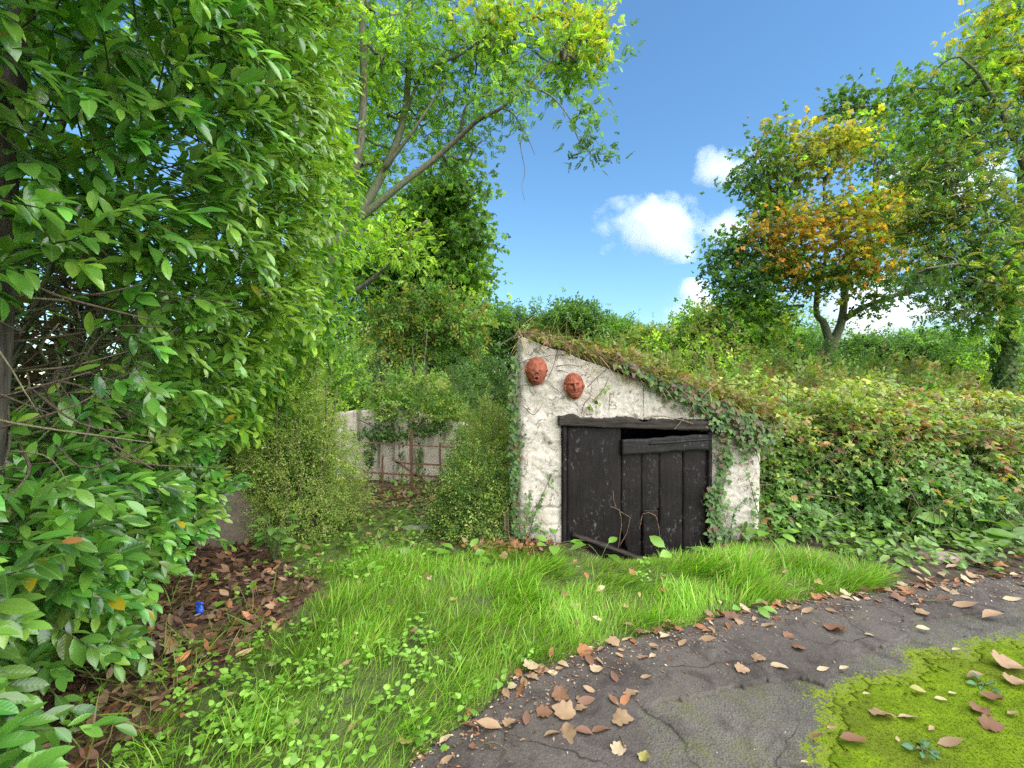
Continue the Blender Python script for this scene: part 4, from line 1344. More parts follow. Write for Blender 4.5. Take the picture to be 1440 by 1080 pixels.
# the bare hollow near the camera, where twigs show
gap = np.exp(-((sy - 1.42) / .48) ** 2 - ((sz - 1.55) / .24) ** 2)
keep = (rl.random(nS) > 1.5 * gap) & ((sz > .3) | (sy < 2.6))
sy, sz, sx, dep = sy[keep], sz[keep], sx[keep], dep[keep]
nS = len(sy)
sdir = norm(np.stack([.75 + 0 * sy, -.25 + 0 * sy, .15 + .0 * sz], -1) + .55 * rl.standard_normal((nS, 3)))
sdir[:, 2] -= .35 * np.clip((sz - 2.0) / 1.5, 0, 1)
sdir = norm(sdir)
slen = rl.uniform(.16, .34, nS)
nl = 11
T = np.linspace(.1, 1, nl)
base = np.stack([sx, sy, sz], -1)
side = norm(np.cross(sdir, [0, 0, 1.0])); nrm = np.cross(side, sdir)
pos, fwd, upv, sc, stid = [], [], [], [], []
for j in range(nl):
    a = j * 2.4 + rl.uniform(0, 6.28, nS) * .15
    p = base + sdir * (slen * T[j])[:, None] + np.array([0, 0, -1.0]) * (.10 * (T[j] ** 2) * slen)[:, None]
    rad = side * np.cos(a)[:, None] + nrm * np.sin(a)[:, None]
    f = norm(sdir * (.55 + .6 * T[j]) + rad * (.85 - .35 * T[j]) + .14 * rl.standard_normal((nS, 3)) + [.10, 0, -.16])
    u = norm(np.array([.35, -.40, 1.0]) + .24 * rl.standard_normal((nS, 3)))
    pos.append(p); fwd.append(f); upv.append(u)
    sc.append(rl.uniform(.06, .126, nS) * (1.0 if j < nl - 2 else .72)); stid.append(np.arange(nS))
pos = np.vstack(pos); fwd = np.vstack(fwd); upv = np.vstack(upv); sc = np.concatenate(sc); stid = np.concatenate(stid)
young = np.repeat(T[:, None], nS, 1).ravel()
LP = [(.125, .29, .045), (.165, .35, .05), (.095, .23, .04), (.22, .42, .06)]
stone_ = np.clip(1 + .22 * rl.standard_normal(nS), .6, 1.6)
col = pick(rl, LP, len(pos), var=.16) * (.8 + .4 * young)[:, None] * stone_[stid][:, None]
col[:, 0] *= np.clip(1 + .2 * rl.standard_normal(nS), .7, 1.5)[stid]
_fx = np.clip((pos[:, 1] - 1.9) / 1.4, 0, 1)[:, None] * np.clip((pos[:, 2] - .9) / .8, 0, 1)[:, None]
col = col * (1 - .75 * _fx) + pick(rl, [(.27, .42, .04), (.34, .48, .05), (.20, .34, .035)], len(pos)) * .75 * _fx      # lighter growth at the far end
old = rl.random(len(pos)) < .007
col[old] = pick(rl, [(.5, .38, .02), (.34, .15, .05), (.45, .42, .04)], old.sum())
tix = rl.integers(0, 4, len(pos))
# leave out what would hang right in front of the lens
okv = (pos[:, 1] > .62) & ~((pos[:, 0] > -.62 * pos[:, 1] * .9) & (pos[:, 1] < 1.6))
_qx = 720 + FPX * pos[:, 0] / pos[:, 1]; _qy = 540 - FPX * (pos[:, 2] - CAMZ) / pos[:, 1]
okv &= ~(((((_qx - 75) / 95) ** 2 + ((_qy - 490) / 95) ** 2) < 1) & (rl.random(len(pos)) < .8))      # the leafless hollow
pos, fwd, upv, sc, col, tix = pos[okv], fwd[okv], upv[okv], sc[okv], col[okv], tix[okv]
sel = largest_in_view(pos, sc, 300, 12)
make_leaf_parts(laurel, T_LAUREL, tix, pos, fwd, upv, sc, col, sel, M['laurel'])
rest = np.ones(len(pos), bool); rest[sel] = False
lb = Bag()
for k in range(4):
    s = rest & (tix == k)
    scatter(lb, T_LAUREL[k], pos[s], fwd[s], upv[s], sc[s], col[s], rl, .05)
tag(lb.build('foliage', M['laurel'], laurel), None, None, None, 'stuff')
# shoots
tb = Bag()
for k in range(nS):
    if base[k, 1] > 3.2 and k % 2:
        continue
    t = np.array([0, .5, 1.0])[:, None]
    pts = base[k] - sdir[k] * .06 + sdir[k] * slen[k] * t + np.array([0, 0, -.10 * slen[k]]) * t * t
    V, F = tube(pts, [.0042, .0032, .002], 3, False)
    tb.add(V, F)
tag(tb.build('shoots', M['stem_green'], laurel), None, None, None, 'stuff')
# inner boughs and dead twigs
tb = Bag()
for k in range(26):
    y0 = rl.uniform(.9, 2.9); b0 = np.array([-2.75 - .25 * (y0 - 1.2) + rl.uniform(-.3, .2), y0, -.05])
    e = np.array([hedge_x(y0, 2.4) - rl.uniform(.4, 1.0), y0 + rl.uniform(-.5, .5), rl.uniform(1.8, 4.2)])
    m1 = b0 * .6 + e * .4 + rl.standard_normal(3) * .18
    V, F = tube(catmull([b0, m1, e], 14), np.linspace(.035, .008, 14) * rl.uniform(.6, 1.3), 6)
    tb.add(V, F)
V, F = tube(catmull([(-1.92, 1.45, -.1), (-1.80, 1.5, .8), (-1.74, 1.52, 1.6), (-1.70, 1.55, 2.6), (-1.6, 1.7, 3.6)], 18), np.linspace(.07, .03, 18), 8)
tb.add(V, F)
tb.build('bough', M['bark_dark'], laurel)
for k in range(150):
    y0 = rl.uniform(1.05, 2.0); z0 = rl.uniform(1.22, 1.9)
    a = np.array([hedge_x(y0, z0) - rl.uniform(.15, .55), y0 + rl.uniform(0, .3), z0])
    d = norm(np.array([rl.uniform(.1, 1), rl.uniform(-1, .6), rl.uniform(-.7, .9)]))
    L = rl.uniform(.16, .45)
    pts = catmull([a, a + d * L * .5 + rl.standard_normal(3) * .04, a + d * L + rl.standard_normal(3) * .06], 9)
    tb = Bag()
    V, F = tube(pts, np.linspace(.0055, .002, 9) * rl.uniform(.7, 1.3), 4)
    tb.add(V, F)
    tb.build('twig', M['twig' if k % 5 else 'twig_pale'], laurel)
# inner leaf mass farther back so the hedge is closed
n = 8200
p = np.stack([rl.uniform(-5.2, -2.0, n), rl.uniform(.8, 4.4, n), rl.uniform(.25, 5.0, n)], -1)
p[:, 0] = np.minimum(p[:, 0], hedge_x(p[:, 1], p[:, 2]) - .55)
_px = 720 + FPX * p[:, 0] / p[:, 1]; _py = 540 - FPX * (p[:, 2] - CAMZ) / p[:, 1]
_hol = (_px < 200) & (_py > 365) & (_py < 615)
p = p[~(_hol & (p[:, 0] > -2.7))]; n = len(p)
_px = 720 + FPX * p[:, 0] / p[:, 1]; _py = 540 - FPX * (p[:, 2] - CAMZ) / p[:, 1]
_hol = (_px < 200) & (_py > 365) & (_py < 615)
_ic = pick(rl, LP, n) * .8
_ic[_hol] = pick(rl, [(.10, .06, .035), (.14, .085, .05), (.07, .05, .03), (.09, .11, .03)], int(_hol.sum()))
lb = Bag()
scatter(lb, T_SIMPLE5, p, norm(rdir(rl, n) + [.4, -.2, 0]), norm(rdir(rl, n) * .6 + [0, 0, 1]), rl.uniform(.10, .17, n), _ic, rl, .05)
# far end of the hedge, beyond and above
n = 5200
p = np.stack([rl.uniform(-2.6, -1.1, n), rl.uniform(3.5, 5.2, n), rl.uniform(1.0, 5.2, n)], -1)
bnd = np.interp(p[:, 2], [1.0, 1.6, 2.2, 3.0, 4.0, 5.2], [-2.4, -2.15, -1.85, -1.7, -1.8, -2.0]) + .18 * fbm(p * 2, 3, 505)
p[:, 0] = np.minimum(p[:, 0], bnd - .12 * rl.random(n))
scatter(lb, T_SIMPLE5, p, norm(rdir(rl, n) * .8 + [.6, -.2, -.45]), norm(rdir(rl, n) * .5 + [.2, 0, 1]), rl.uniform(.09, .14, n), pick(rl, LP + LIME + [(.32, .46, .05), (.26, .4, .04)], n), rl, .05)
tag(lb.build('inner_foliage', M['leaf'], laurel), None, None, None, 'stuff')


# ================================================================== BRAMBLE BANK (right of the shed)
rb = np.random.default_rng(520)
bram = empty('bramble_bank', (4.2, 5.0, 0), 'long tangled bramble bank with browning leaves right of the shed', 'bramble')


def bram_front(x, z):
    return np.interp(x, [2.3, 3.0, 4.0, 5.0, 6.5, 8], [4.42, 4.22, 4.15, 4.25, 4.4, 4.6]) + .95 * np.clip(z / 1.25, 0, 1) ** 1.5 + .34 * fbm(np.stack([x * 1.3, z * 2.0, 0 * x], -1), 4, 521)


def bram_top(x, y):
    return np.interp(x, [2.2, 2.5, 3.2, 4.2, 5.2, 6.5, 8], [1.12, 1.14, 1.12, 1.10, 1.02, .98, 1.0]) + .17 * (y - 4.6).clip(0, 3) + .26 * fbm(xy3(x, y, 1.6), 4, 522)


n = 12500
x = rb.uniform(2.36, 7.8, n); z = rb.uniform(.05, 1.2, n)
y = bram_front(x, z) + .42 * rb.random(n) ** 1.4
pF = np.stack([x, y, np.minimum(z, bram_top(x, y))], -1)
oF = np.tile([0.05, -1, .45], (n, 1))
n2 = 11000
x = rb.uniform(2.30, 8.2, n2); y = rb.uniform(4.6, 7.2, n2)
pT = np.stack([x, y, bram_top(x, y) - .2 * rb.random(n2) ** 1.6], -1)
oT = np.tile([0, -.35, 1.0], (n2, 1))
pos = np.vstack([pF, pT]); out = np.vstack([oF, oT])
n = len(pos)
fwd = norm(out * .55 + rdir(rb, n) * .9 + [0, -.15, -.25]); upv = norm(out * .7 + rdir(rb, n) * .55 + [0, 0, .6])
hol = fbm(pos * [1.9, 1.4, 2.6] + 11, 3, 529)
pos[:, 1] += np.clip((-hol - .12) * 1.6, 0, .5); pos[:, 2] -= np.clip((-hol - .12) * .5, 0, .2) * (out[:, 2] > .8)
sc = rb.uniform(.045, .125, n) * (1 + .25 * np.clip((.5 - pos[:, 2]) * 2, 0, 1))
patch = fbm(pos * [1.6, 1.2, 2.2] + 4, 3, 523)
colG = pick(rb, [(.29, .38, .065), (.36, .43, .07), (.21, .31, .055), (.43, .45, .085)], n)
colB = pick(rb, [(.36, .17, .07), (.45, .27, .10), (.28, .14, .06), (.46, .38, .08), (.20, .10, .05)], n)
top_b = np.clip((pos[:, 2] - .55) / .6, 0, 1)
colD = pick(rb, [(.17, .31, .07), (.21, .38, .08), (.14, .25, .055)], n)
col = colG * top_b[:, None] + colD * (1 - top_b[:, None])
br = rb.random(n) < np.clip(.14 + .9 * (patch - .05), .05, .7) * (.35 + .65 * top_b)
col[br] = colB[br]
tix = rb.integers(0, 2, n)
tp = [T_BRAMBLE, T_BRAM5]
sel = largest_in_view(pos, sc, 300, 14)
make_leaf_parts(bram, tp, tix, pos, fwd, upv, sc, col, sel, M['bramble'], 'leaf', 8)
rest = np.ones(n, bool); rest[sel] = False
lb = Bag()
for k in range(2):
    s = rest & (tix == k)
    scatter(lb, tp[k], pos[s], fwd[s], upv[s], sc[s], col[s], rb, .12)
tag(lb.build('foliage', M['bramble'], bram), None, None, None, 'stuff')
# sprays that arch clear of the mass, each a cane with its leaves
sp, sf, su, ss, scol = [], [], [], [], []
for k in range(110):
    x0 = rb.uniform(2.45, 7.0); top = rb.random() < .62
    if top:
        y0 = rb.uniform(4.75, 6.6); a = np.array([x0, y0, float(bram_top(np.array(x0), np.array(y0))) - .05])
        d = norm(np.array([rb.normal() * .9, rb.normal() * .5 - .3, rb.uniform(.5, 1.1)])); L = rb.uniform(.25, .55)
    else:
        z0 = rb.uniform(.25, 1.0); a = np.array([x0, float(bram_front(np.array(x0), np.array(z0))) + .08, z0])
        d = norm(np.array([rb.normal() * .8, -.8, rb.uniform(-.1, .7)])); L = rb.uniform(.22, .5)
    pts = catmull([a, a + d * L * .55, a + d * L + [0, -.05, -.22 * L]], 10)
    V, F = tube(pts, np.linspace(.004, .0016, 10), 4)
    part('cane', V, F, M[('stem_red', 'stem_green', 'twig')[k % 3]], bram, True)
    m_ = 9; q = pts[np.linspace(2, 9, m_).astype(int)]
    sp.append(q); sf.append(norm(norm(np.gradient(pts, axis=0))[np.linspace(2, 9, m_).astype(int)] * .5 + rdir(rb, m_) * .8)); su.append(norm(rdir(rb, m_) * .4 + [0, -.4, 1]))
    ss.append(rb.uniform(.05, .11, m_)); cc = colB[rb.integers(0, n, m_)] if rb.random() < .22 else colG[rb.integers(0, n, m_)]
    scol.append(cc)
lb = Bag()
scatter(lb, T_BRAMBLE, np.vstack(sp), np.vstack(sf), np.vstack(su), np.concatenate(ss), np.vstack(scol), rb, .12)
tag(lb.build('arching_foliage', M['bramble'], bram), None, None, None, 'stuff')
lb = Bag()                           # deeper leaves and the dark tangle behind
n = 3800
x = rb.uniform(2.4, 8.0, n); z = rb.uniform(.02, 1.1, n); y = bram_front(x, z) + rb.uniform(.35, .9, n)
p = np.stack([x, y, z], -1)
scatter(lb, T_SPRIG, p, rdir(rb, n), norm(rdir(rb, n) + [0, 0, 1]), rb.uniform(.16, .26, n), pick(rb, DARKG + [(.12, .08, .04)], n), rb)
tag(lb.build('inner_foliage', M['leaf'], bram, False), None, None, None, 'stuff')
for k in range(220):                 # arching canes
    x0 = rb.uniform(2.4, 7.0); z0 = rb.uniform(.1, 1.15)
    a = np.array([x0, float(bram_front(np.array(x0), np.array(z0))) + rb.uniform(-.02, .15), z0])
    L = rb.uniform(.25, .9); d = norm(np.array([rb.uniform(-1, 1), rb.uniform(-.5, .1), rb.uniform(-.9, .5)]))
    m1 = a + d * L * .5 + [0, -.04, .07]; e = a + d * L + [0, .0, -.14 * L]
    V, F = tube(catmull([a, m1, e], 10), np.linspace(.0045, .0018, 10) * rb.uniform(.6, 1.3), 4)
    part('cane', V, F, M[('twig', 'stem_red', 'twig_pale', 'stem_green')[k % 4]], bram, True)

# ================================================================== GROWTH ON THE ROOF
ro = np.random.default_rng(540)
roofg = empty('roof_growth', (1.3, 4.5, 1.5), 'mat of dry grass, brambles and dead stems lying on the shed roof', 'roof growth')
tb = Bag()
n = 7500
x = ro.uniform(XL - .0, XR + .12, n); y = YF - .02 + 2.4 * ro.random(n) ** 1.3
lift = np.clip((x - .05) / .6, .12, 1)
z = roof_z(x) + .06 + lift * (.14 * ro.random(n) ** 1.4 + .06 * fbm(xy3(x, y, 3), 3, 541))
p = np.stack([x, y, z], -1)
f = norm(np.stack([ro.uniform(-.2, 1.0, n), ro.uniform(-.9, .5, n), ro.uniform(-.55, .45, n)], -1))
colr = pick(ro, [(.34, .26, .11), (.26, .18, .08), (.40, .30, .10), (.2, .15, .06), (.22, .24, .05), (.16, .2, .04)], n)
scatter(tb, leaf_tpl([0, .35, .7, 1], [0, .010, .008, 0], .1, .3), p, f, norm(rdir(ro, n) * .5 + [0, 0, 1]), ro.uniform(.12, .34, n), colr, ro, .15)
tag(tb.build('dry_stems', M['thatch_stem'], roofg), None, None, None, 'stuff')
lb = Bag()
n = 7600
x = XL + .1 + (XR + .2 - XL - .1) * ro.random(n) ** .72; y = YF - .05 + 2.5 * ro.random(n) ** 1.2
lift = np.clip((x - .3) / .8, .05, 1)
z = roof_z(x) + .05 + lift * (.22 * ro.random(n) ** 1.2 + .10 * fbm(xy3(x, y, 2.4), 3, 542))
p = np.stack([x, y, z], -1)
lime_k = np.clip((y - YF - .15) / .8, 0, 1)
cl = pick(ro, [(.22, .27, .03), (.27, .28, .04), (.16, .22, .03), (.3, .22, .06), (.32, .17, .06)], n)
scatter(lb, T_BRAMBLE, p, norm(rdir(ro, n) + [.2, -.3, .1]), norm(rdir(ro, n) * .6 + [0, -.3, 1]), ro.uniform(.045, .10, n), cl, ro, .12)
tag(lb.build('foliage', M['bramble'], roofg), None, None, None, 'stuff')
for k in range(26):                  # bare stalks sticking up, brighter straw
    x0 = ro.uniform(.55, 2.3); y0 = ro.uniform(YF, YF + 1.2)
    a = np.array([x0, y0, float(roof_z(x0)) + .1]); d = norm(np.array([ro.uniform(-.6, .8), ro.uniform(-.4, .3), ro.uniform(.2, .9)])); L = ro.uniform(.1, .3)
    V, F = tube(catmull([a, a + d * L * .5 + ro.standard_normal(3) * .02, a + d * L], 8), np.linspace(.004, .0014, 8), 4)
    part('stalk', V, F, M['twig_pale'], roofg, True)
for k, pl in enumerate(([(728, 478), (745, 468), (790, 478), (840, 500), (905, 540), (960, 560)], [(835, 494), (880, 515), (930, 548), (1000, 575)], [(700, 488), (715, 478), (735, 468), (760, 470)],
                        [(1000, 545), (985, 560), (960, 590), (948, 604)], [(905, 588), (930, 585), (955, 590), (975, 596)])):
    pts = catmull([P(px, py, YF - .06 - .01 * k) for px, py in pl], 20)
    V, F = tube(pts, np.linspace(.007, .003, 20), 5)
    part('vine', V, F, M['twig' if k < 3 else 'twig_pale'], roofg, True)

# ================================================================== IVY on the shed
ri = np.random.default_rng(560)
IVYC = [(.085, .17, .035), (.11, .22, .045), (.075, .14, .04), (.16, .27, .055)]


def ivy(name, label, areas, sizes, seed, stems, pal=IVYC, off=.035, brown=.12, nparts=0):
    """areas: [(polyline in the photograph, half width px, n)] on the wall face"""
    rng = np.random.default_rng(seed)
    a0 = areas[0][0][0]
    root = empty(name, P(a0[0], a0[1], YF - .03), label, 'ivy', 'ivy on the shed')
    PP, NB = [], 0
    for pl, w, n in areas:
        pl = np.array(pl, float)
        seg = np.linalg.norm(np.diff(pl, axis=0), axis=1); cum = np.concatenate([[0], np.cumsum(seg)])
        t = rng.random(n) * cum[-1]
        x = np.interp(t, cum, pl[:, 0]) + rng.standard_normal(n) * w * .5; y = np.interp(t, cum, pl[:, 1]) + rng.standard_normal(n) * w * .5
        dd = YF - off - .07 * rng.random(n) ** 2
        PP.append(np.stack([(x - 720) / FPX * dd, dd, CAMZ - (y - 540) / FPX * dd], -1))
    pos = np.vstack(PP); n = len(pos)
    fwd = norm(np.stack([rng.standard_normal(n) * .7, -.3 + 0 * pos[:, 0], -.75 + .5 * rng.standard_normal(n)], -1))
    upv = norm(np.stack([.25 * rng.standard_normal(n), -1 + 0 * pos[:, 0], .55 + .3 * rng.standard_normal(n)], -1))
    col = pick(rng, pal, n)
    b = rng.random(n) < brown
    col[b] = pick(rng, [(.2, .11, .07), (.14, .08, .06), (.26, .18, .1)], b.sum())
    s = sizes[0] + (sizes[1] - sizes[0]) * rng.random(n)
    sel = largest_in_view(pos, s, nparts, 8) if nparts else np.array([], int)
    if nparts:
        make_leaf_parts(root, [T_IVY], np.zeros(n, int), pos, fwd, upv, s, col, sel, M['bramble'], 'leaf', 6)
    rest = np.ones(n, bool); rest[sel] = False
    if rest.sum():
        lb = Bag()
        scatter(lb, T_IVY, pos[rest], fwd[rest], upv[rest], s[rest], col[rest], rng, .05)
        tag(lb.build('foliage', M['bramble'], root), None, None, None, 'stuff')
    for pl in stems:
        pts = catmull([P(px, py, YF - .030) for px, py in pl], 16)
        pts = pts + .004 * np.stack([fbm(pts * 30, 2, 1), 0 * pts[:, 0], fbm(pts * 30 + 5, 2, 2)], -1)
        V, F = tube(pts, np.linspace(.0048, .0022, 16), 5)
        part('stem', V, F, M['twig'], root, True)
    return root


ivy('ivy', 'dense ivy fringe hanging along the lower roof edge above the right pier', [
    ([(930, 540), (980, 562), (1020, 580), (1070, 605), (1086, 613)], 17, 560), ([(1005, 580), (1040, 600), (1070, 620)], 20, 300), ([(870, 505), (930, 545)], 10, 130)], (.03, .062), 561,
    [[(960, 560), (1010, 580), (1080, 612)], [(1040, 600), (1065, 640), (1075, 700)]], brown=.25, nparts=150)
ivy('ivy', 'ivy strand running down beside the door on the right pier', [
    ([(1012, 590), (1022, 640), (1012, 680), (1008, 730), (1012, 765)], 11, 330), ([(1000, 690), (1004, 760)], 9, 160), ([(1045, 600), (1050, 640)], 14, 110), ([(1015, 750), (1040, 775)], 14, 90)], (.028, .058), 562,
    [[(1015, 600), (1024, 650), (1010, 700), (1010, 770)], [(1020, 640), (1004, 700), (1004, 765)]], nparts=150)
ivy('ivy', 'thin ivy spray creeping up the bare right pier', [
    ([(1060, 740), (1058, 715), (1064, 690), (1054, 675), (1048, 660)], 4, 34), ([(1030, 745), (1032, 720), (1044, 705), (1052, 698)], 3, 30), ([(1062, 715), (1068, 730)], 5, 12)], (.02, .038), 563,
    [[(1070, 735), (1060, 700), (1054, 675), (1046, 660)], [(1028, 760), (1032, 722), (1052, 698)]], nparts=70)
ivy('ivy', 'small ivy climbing the foot of the left pier', [
    ([(735, 765), (745, 735), (757, 712), (768, 690), (776, 668)], 4, 44), ([(735, 770), (738, 745), (742, 720), (745, 690)], 6, 46), ([(748, 750), (756, 735)], 6, 24), ([(731, 640), (737, 610)], 4, 10)], (.022, .042), 564,
    [[(738, 775), (755, 715), (777, 665)], [(736, 770), (742, 720), (746, 688)]], nparts=110)
ivy('ivy', 'ivy sheet edging the shed left corner from ground to roof', [
    ([(724, 500), (722, 600), (723, 700), (726, 765)], 5, 330), ([(722, 560), (724, 690)], 7, 160)], (.03, .055), 565, [[(726, 760), (723, 640), (725, 500)]], nparts=60)
ivy('creeper', 'bare brown creeper twigs with a few lime leaves across the gable, by the masks', [
    ([(838, 560), (834, 566)], 5, 6), ([(828, 572), (832, 577)], 4, 5), ([(880, 518), (884, 530)], 5, 8), ([(845, 548), (858, 545)], 5, 5)], (.03, .05), 566,
    [[(728, 512), (745, 505), (765, 502), (782, 499), (830, 500)], [(785, 488), (781, 505), (776, 520), (768, 536)], [(770, 490), (778, 487), (786, 492), (784, 505)],
     [(782, 515), (800, 513), (815, 515), (832, 510)], [(786, 520), (795, 523), (804, 526)], [(728, 542), (745, 541)], [(745, 500), (758, 487)], [(826, 545), (838, 532), (850, 522), (862, 508)],
     [(838, 560), (850, 545), (856, 530)], [(818, 578), (822, 568), (832, 555)], [(734, 570), (750, 583), (762, 570)], [(775, 543), (790, 553)], [(858, 552), (856, 580)], [(905, 545), (905, 585)]],
    pal=[(.2, .32, .04), (.16, .26, .04)], off=.05, brown=.25, nparts=24)

# ================================================================== GRASS and low herbs
rgz = np.random.default_rng(580)
gb = Bag()
n = 210000
x = rgz.uniform(-2.2, 3.2, n); y = rgz.uniform(1.5, 5.4, n)
k = in_poly(x + .05 * fbm(xy3(x, y, 9), 2, 581), y + .05 * fbm(xy3(x, y, 9), 2, 582), GRASS)
dn = fbm(xy3(x, y, 3.0), 4, 583)
k &= rgz.random(n) < np.clip(.80 + .8 * dn - .25 * np.clip((y - 3.9), 0, 1), .12, 1)
x, y, dn = x[k], y[k], dn[k]
n = len(x)
# tall lush band in front of the door and toward the path corner
band = np.exp(-((y - 3.42) / .36) ** 2) * np.clip((x + .3) / .5, 0, 1)
tuft = np.clip(fbm(xy3(x, y, 3.6), 3, 584) * 1.5 + .5, 0, 1)
h = (.045 + .055 * tuft + band * (.02 + .06 * tuft)) * np.clip(1.0 - .9 * np.clip(y - 3.6, 0, 1), .4, 1) * np.where(rgz.random(n) < .45, .5, 1.0) * rgz.uniform(.6, 1.35, n)
dp = poly_dist(x, y, PATH_EDGE)
h *= np.clip(.55 + dp / .25, .55, 1)
flow = fbm(xy3(x, y, 2.3), 2, 585) * 2.6
lean = np.stack([np.cos(flow) * .5 + .25 * band, np.sin(flow) * .5 - .35 * band, 0 * x], -1) + rgz.standard_normal((n, 3)) * .32
f = norm(np.stack([lean[:, 0] * .7, lean[:, 1] * .7, np.ones(n)], -1))
_bv = np.array([[-.009, 0, 0], [.009, 0, 0], [-.012, .4, 0], [.012, .4, 0], [-.008, .75, 0], [.008, .75, 0], [0, 1, 0]], float)
T_BLADE = dict(V=_bv, F=np.array([[0, 1, 3], [0, 3, 2], [2, 3, 5], [2, 5, 4], [4, 5, 6]]), L=np.zeros(7, int))
T_BLADE['V'][:, 2] = -.42 * T_BLADE['V'][:, 1] ** 2
T_BLADE['V'][:, 0] *= 1.5
up = norm(np.stack([-lean[:, 0], -lean[:, 1], .6 + 0 * x], -1) + .3 * rgz.standard_normal((n, 3)))
gcol = pick(rgz, [(.22, .46, .03), (.29, .51, .04), (.18, .40, .028), (.40, .53, .09)], n, var=.14) * np.clip(1 + .3 * fbm(xy3(x, y, 1.7), 3, 586), .6, 1.4)[:, None]
dryg = rgz.random(n) < .05 + .12 * np.clip(fbm(xy3(x, y, 2.5), 3, 588), 0, 1)
gcol[dryg] = pick(rgz, [(.34, .28, .1), (.28, .27, .08)], dryg.sum())
scatter(gb, T_BLADE, np.stack([x, y, gh(x, y) - .005], -1), f, up, h * 1.25, gcol, rgz, .05)
# sparse dry blades in the litter, and at the bramble foot
n = 5000
x = rgz.uniform(-2.6, -.2, n); y = rgz.uniform(1.5, 3.2, n)
k = in_poly(x, y, LITTER) & (rgz.random(n) < np.clip(fbm(xy3(x, y, 3), 3, 587) + .25, 0, .6))
x, y = x[k], y[k]; n = len(x)
scatter(gb, T_BLADE, np.stack([x, y, gh(x, y)], -1), norm(rdir(rgz, n) * .9 + [0, 0, .7]), rdir(rgz, n), rgz.uniform(.08, .22, n), pick(rgz, [(.2, .3, .04), (.3, .28, .1), (.14, .24, .03)], n), rgz)
tag(gb.build('grass', M['grass'], None), 'lush bright green grass between the shed and the path', 'grass', None, 'stuff')

# low round-leaved herbs among the grass
hb = Bag()
n = 1500
x = rgz.uniform(-2.4, 1.6, n); y = rgz.uniform(1.55, 5.0, n)
wz = fbm(xy3(x, y, 1.8), 3, 590)
near = np.exp(-((x + .9) / .75) ** 2 - ((y - 2.0) / .7) ** 2) + .5 * np.exp(-((x + 1.3) / .6) ** 2 - ((y - 3.9) / .6) ** 2)
k = (rgz.random(n) < np.clip(near + .2 * wz, 0.0, 1)) & ~path_keep(x, y)
x, y = x[k], y[k]
x = np.repeat(x, 12); y = np.repeat(y, 12); n = len(x)
_ha = rgz.uniform(0, 6.28, n); _hr = .045 * rgz.random(n) ** .6
x = x + np.cos(_ha) * _hr; y = y + np.sin(_ha) * _hr
z = gh(x, y) + .02 + .05 * rgz.random(n)
scatter(hb, T_HEART, np.stack([x, y, z], -1), norm(np.stack([np.cos(_ha), np.sin(_ha), .25 + 0 * _ha], -1) + .4 * rdir(rgz, n)), norm(rdir(rgz, n) * .4 + [0, 0, 1]), rgz.uniform(.018, .045, n),
        pick(rgz, [(.23, .44, .05), (.29, .50, .08), (.18, .36, .045)], n), rgz, .05)
tag(hb.build('ground_herbs', M['broad'], None), 'low round-leaved weeds covering the lawn near the litter bed', 'weeds', None, 'stuff')
# ivy and bramble seedlings at the foot of the bank, right
n = 2600
x = rgz.uniform(2.1, 6.0, n); y = rgz.uniform(3.45, 4.6, n)
d1 = poly_dist(x, y, PATH_EDGE)
k = ~path_keep(x, y) & ~in_poly(x, y, GRASS) & (rgz.random(n) < np.clip(.25 + 1.6 * (d1 - .12), 0, .95))
x, y = x[k], y[k]; n = len(x)
hb = Bag()
scatter(hb, T_SIMPLE5, np.stack([x, y, gh(x, y) + rgz.uniform(.01, .16, n)], -1), norm(rdir(rgz, n) * [1, 1, .4] + [0, -.25, 0]), norm(rdir(rgz, n) * .4 + [0, -.2, 1]), rgz.uniform(.05, .11, n),
        pick(rgz, [(.10, .2, .03), (.15, .28, .04), (.08, .15, .03), (.19, .3, .05)], n), rgz, .05)
tag(hb.build('bank_herbs', M['broad'], None), 'trailing leafy weeds at the foot of the bramble bank', 'weeds', None, 'stuff')
# green herbs on the way to the gate and along the shed
n = 2600
x = rgz.uniform(-2.6, .2, n); y = rgz.uniform(3.9, 7.4, n)
cx_ = np.interp(y, [3.9, 5, 6, 7.4], [-1.15, -1.2, -1.25, -1.4])
k = rgz.random(n) < np.exp(-((x - cx_) / .75) ** 2)
x, y = x[k], y[k]; n = len(x)
hb = Bag()
scatter(hb, T_SIMPLE5, np.stack([x, y, gh(x, y) + rgz.uniform(.01, .12, n)], -1), norm(rdir(rgz, n) * [1, 1, .5] + [0, 0, .15]), norm(rdir(rgz, n) * .4 + [0, 0, 1]), rgz.uniform(.04, .10, n),
        pick(rgz, [(.16, .27, .035), (.20, .30, .05), (.12, .22, .03), (.28, .2, .08)], n), rgz, .05)
tag(hb.build('gate_path_herbs', M['broad'], None), 'light green weeds on the track leading to the rusty gate', 'weeds', None, 'stuff')

# ================================================================== OLD GATE, WALL, STONES
YG = 6.0
gate = empty('old_gate', (P(578, 700, YG)[0], YG, 0), 'rusty iron bar gate overgrown by bushes left of the shed', 'gate')
g0 = np.array(gate.location)


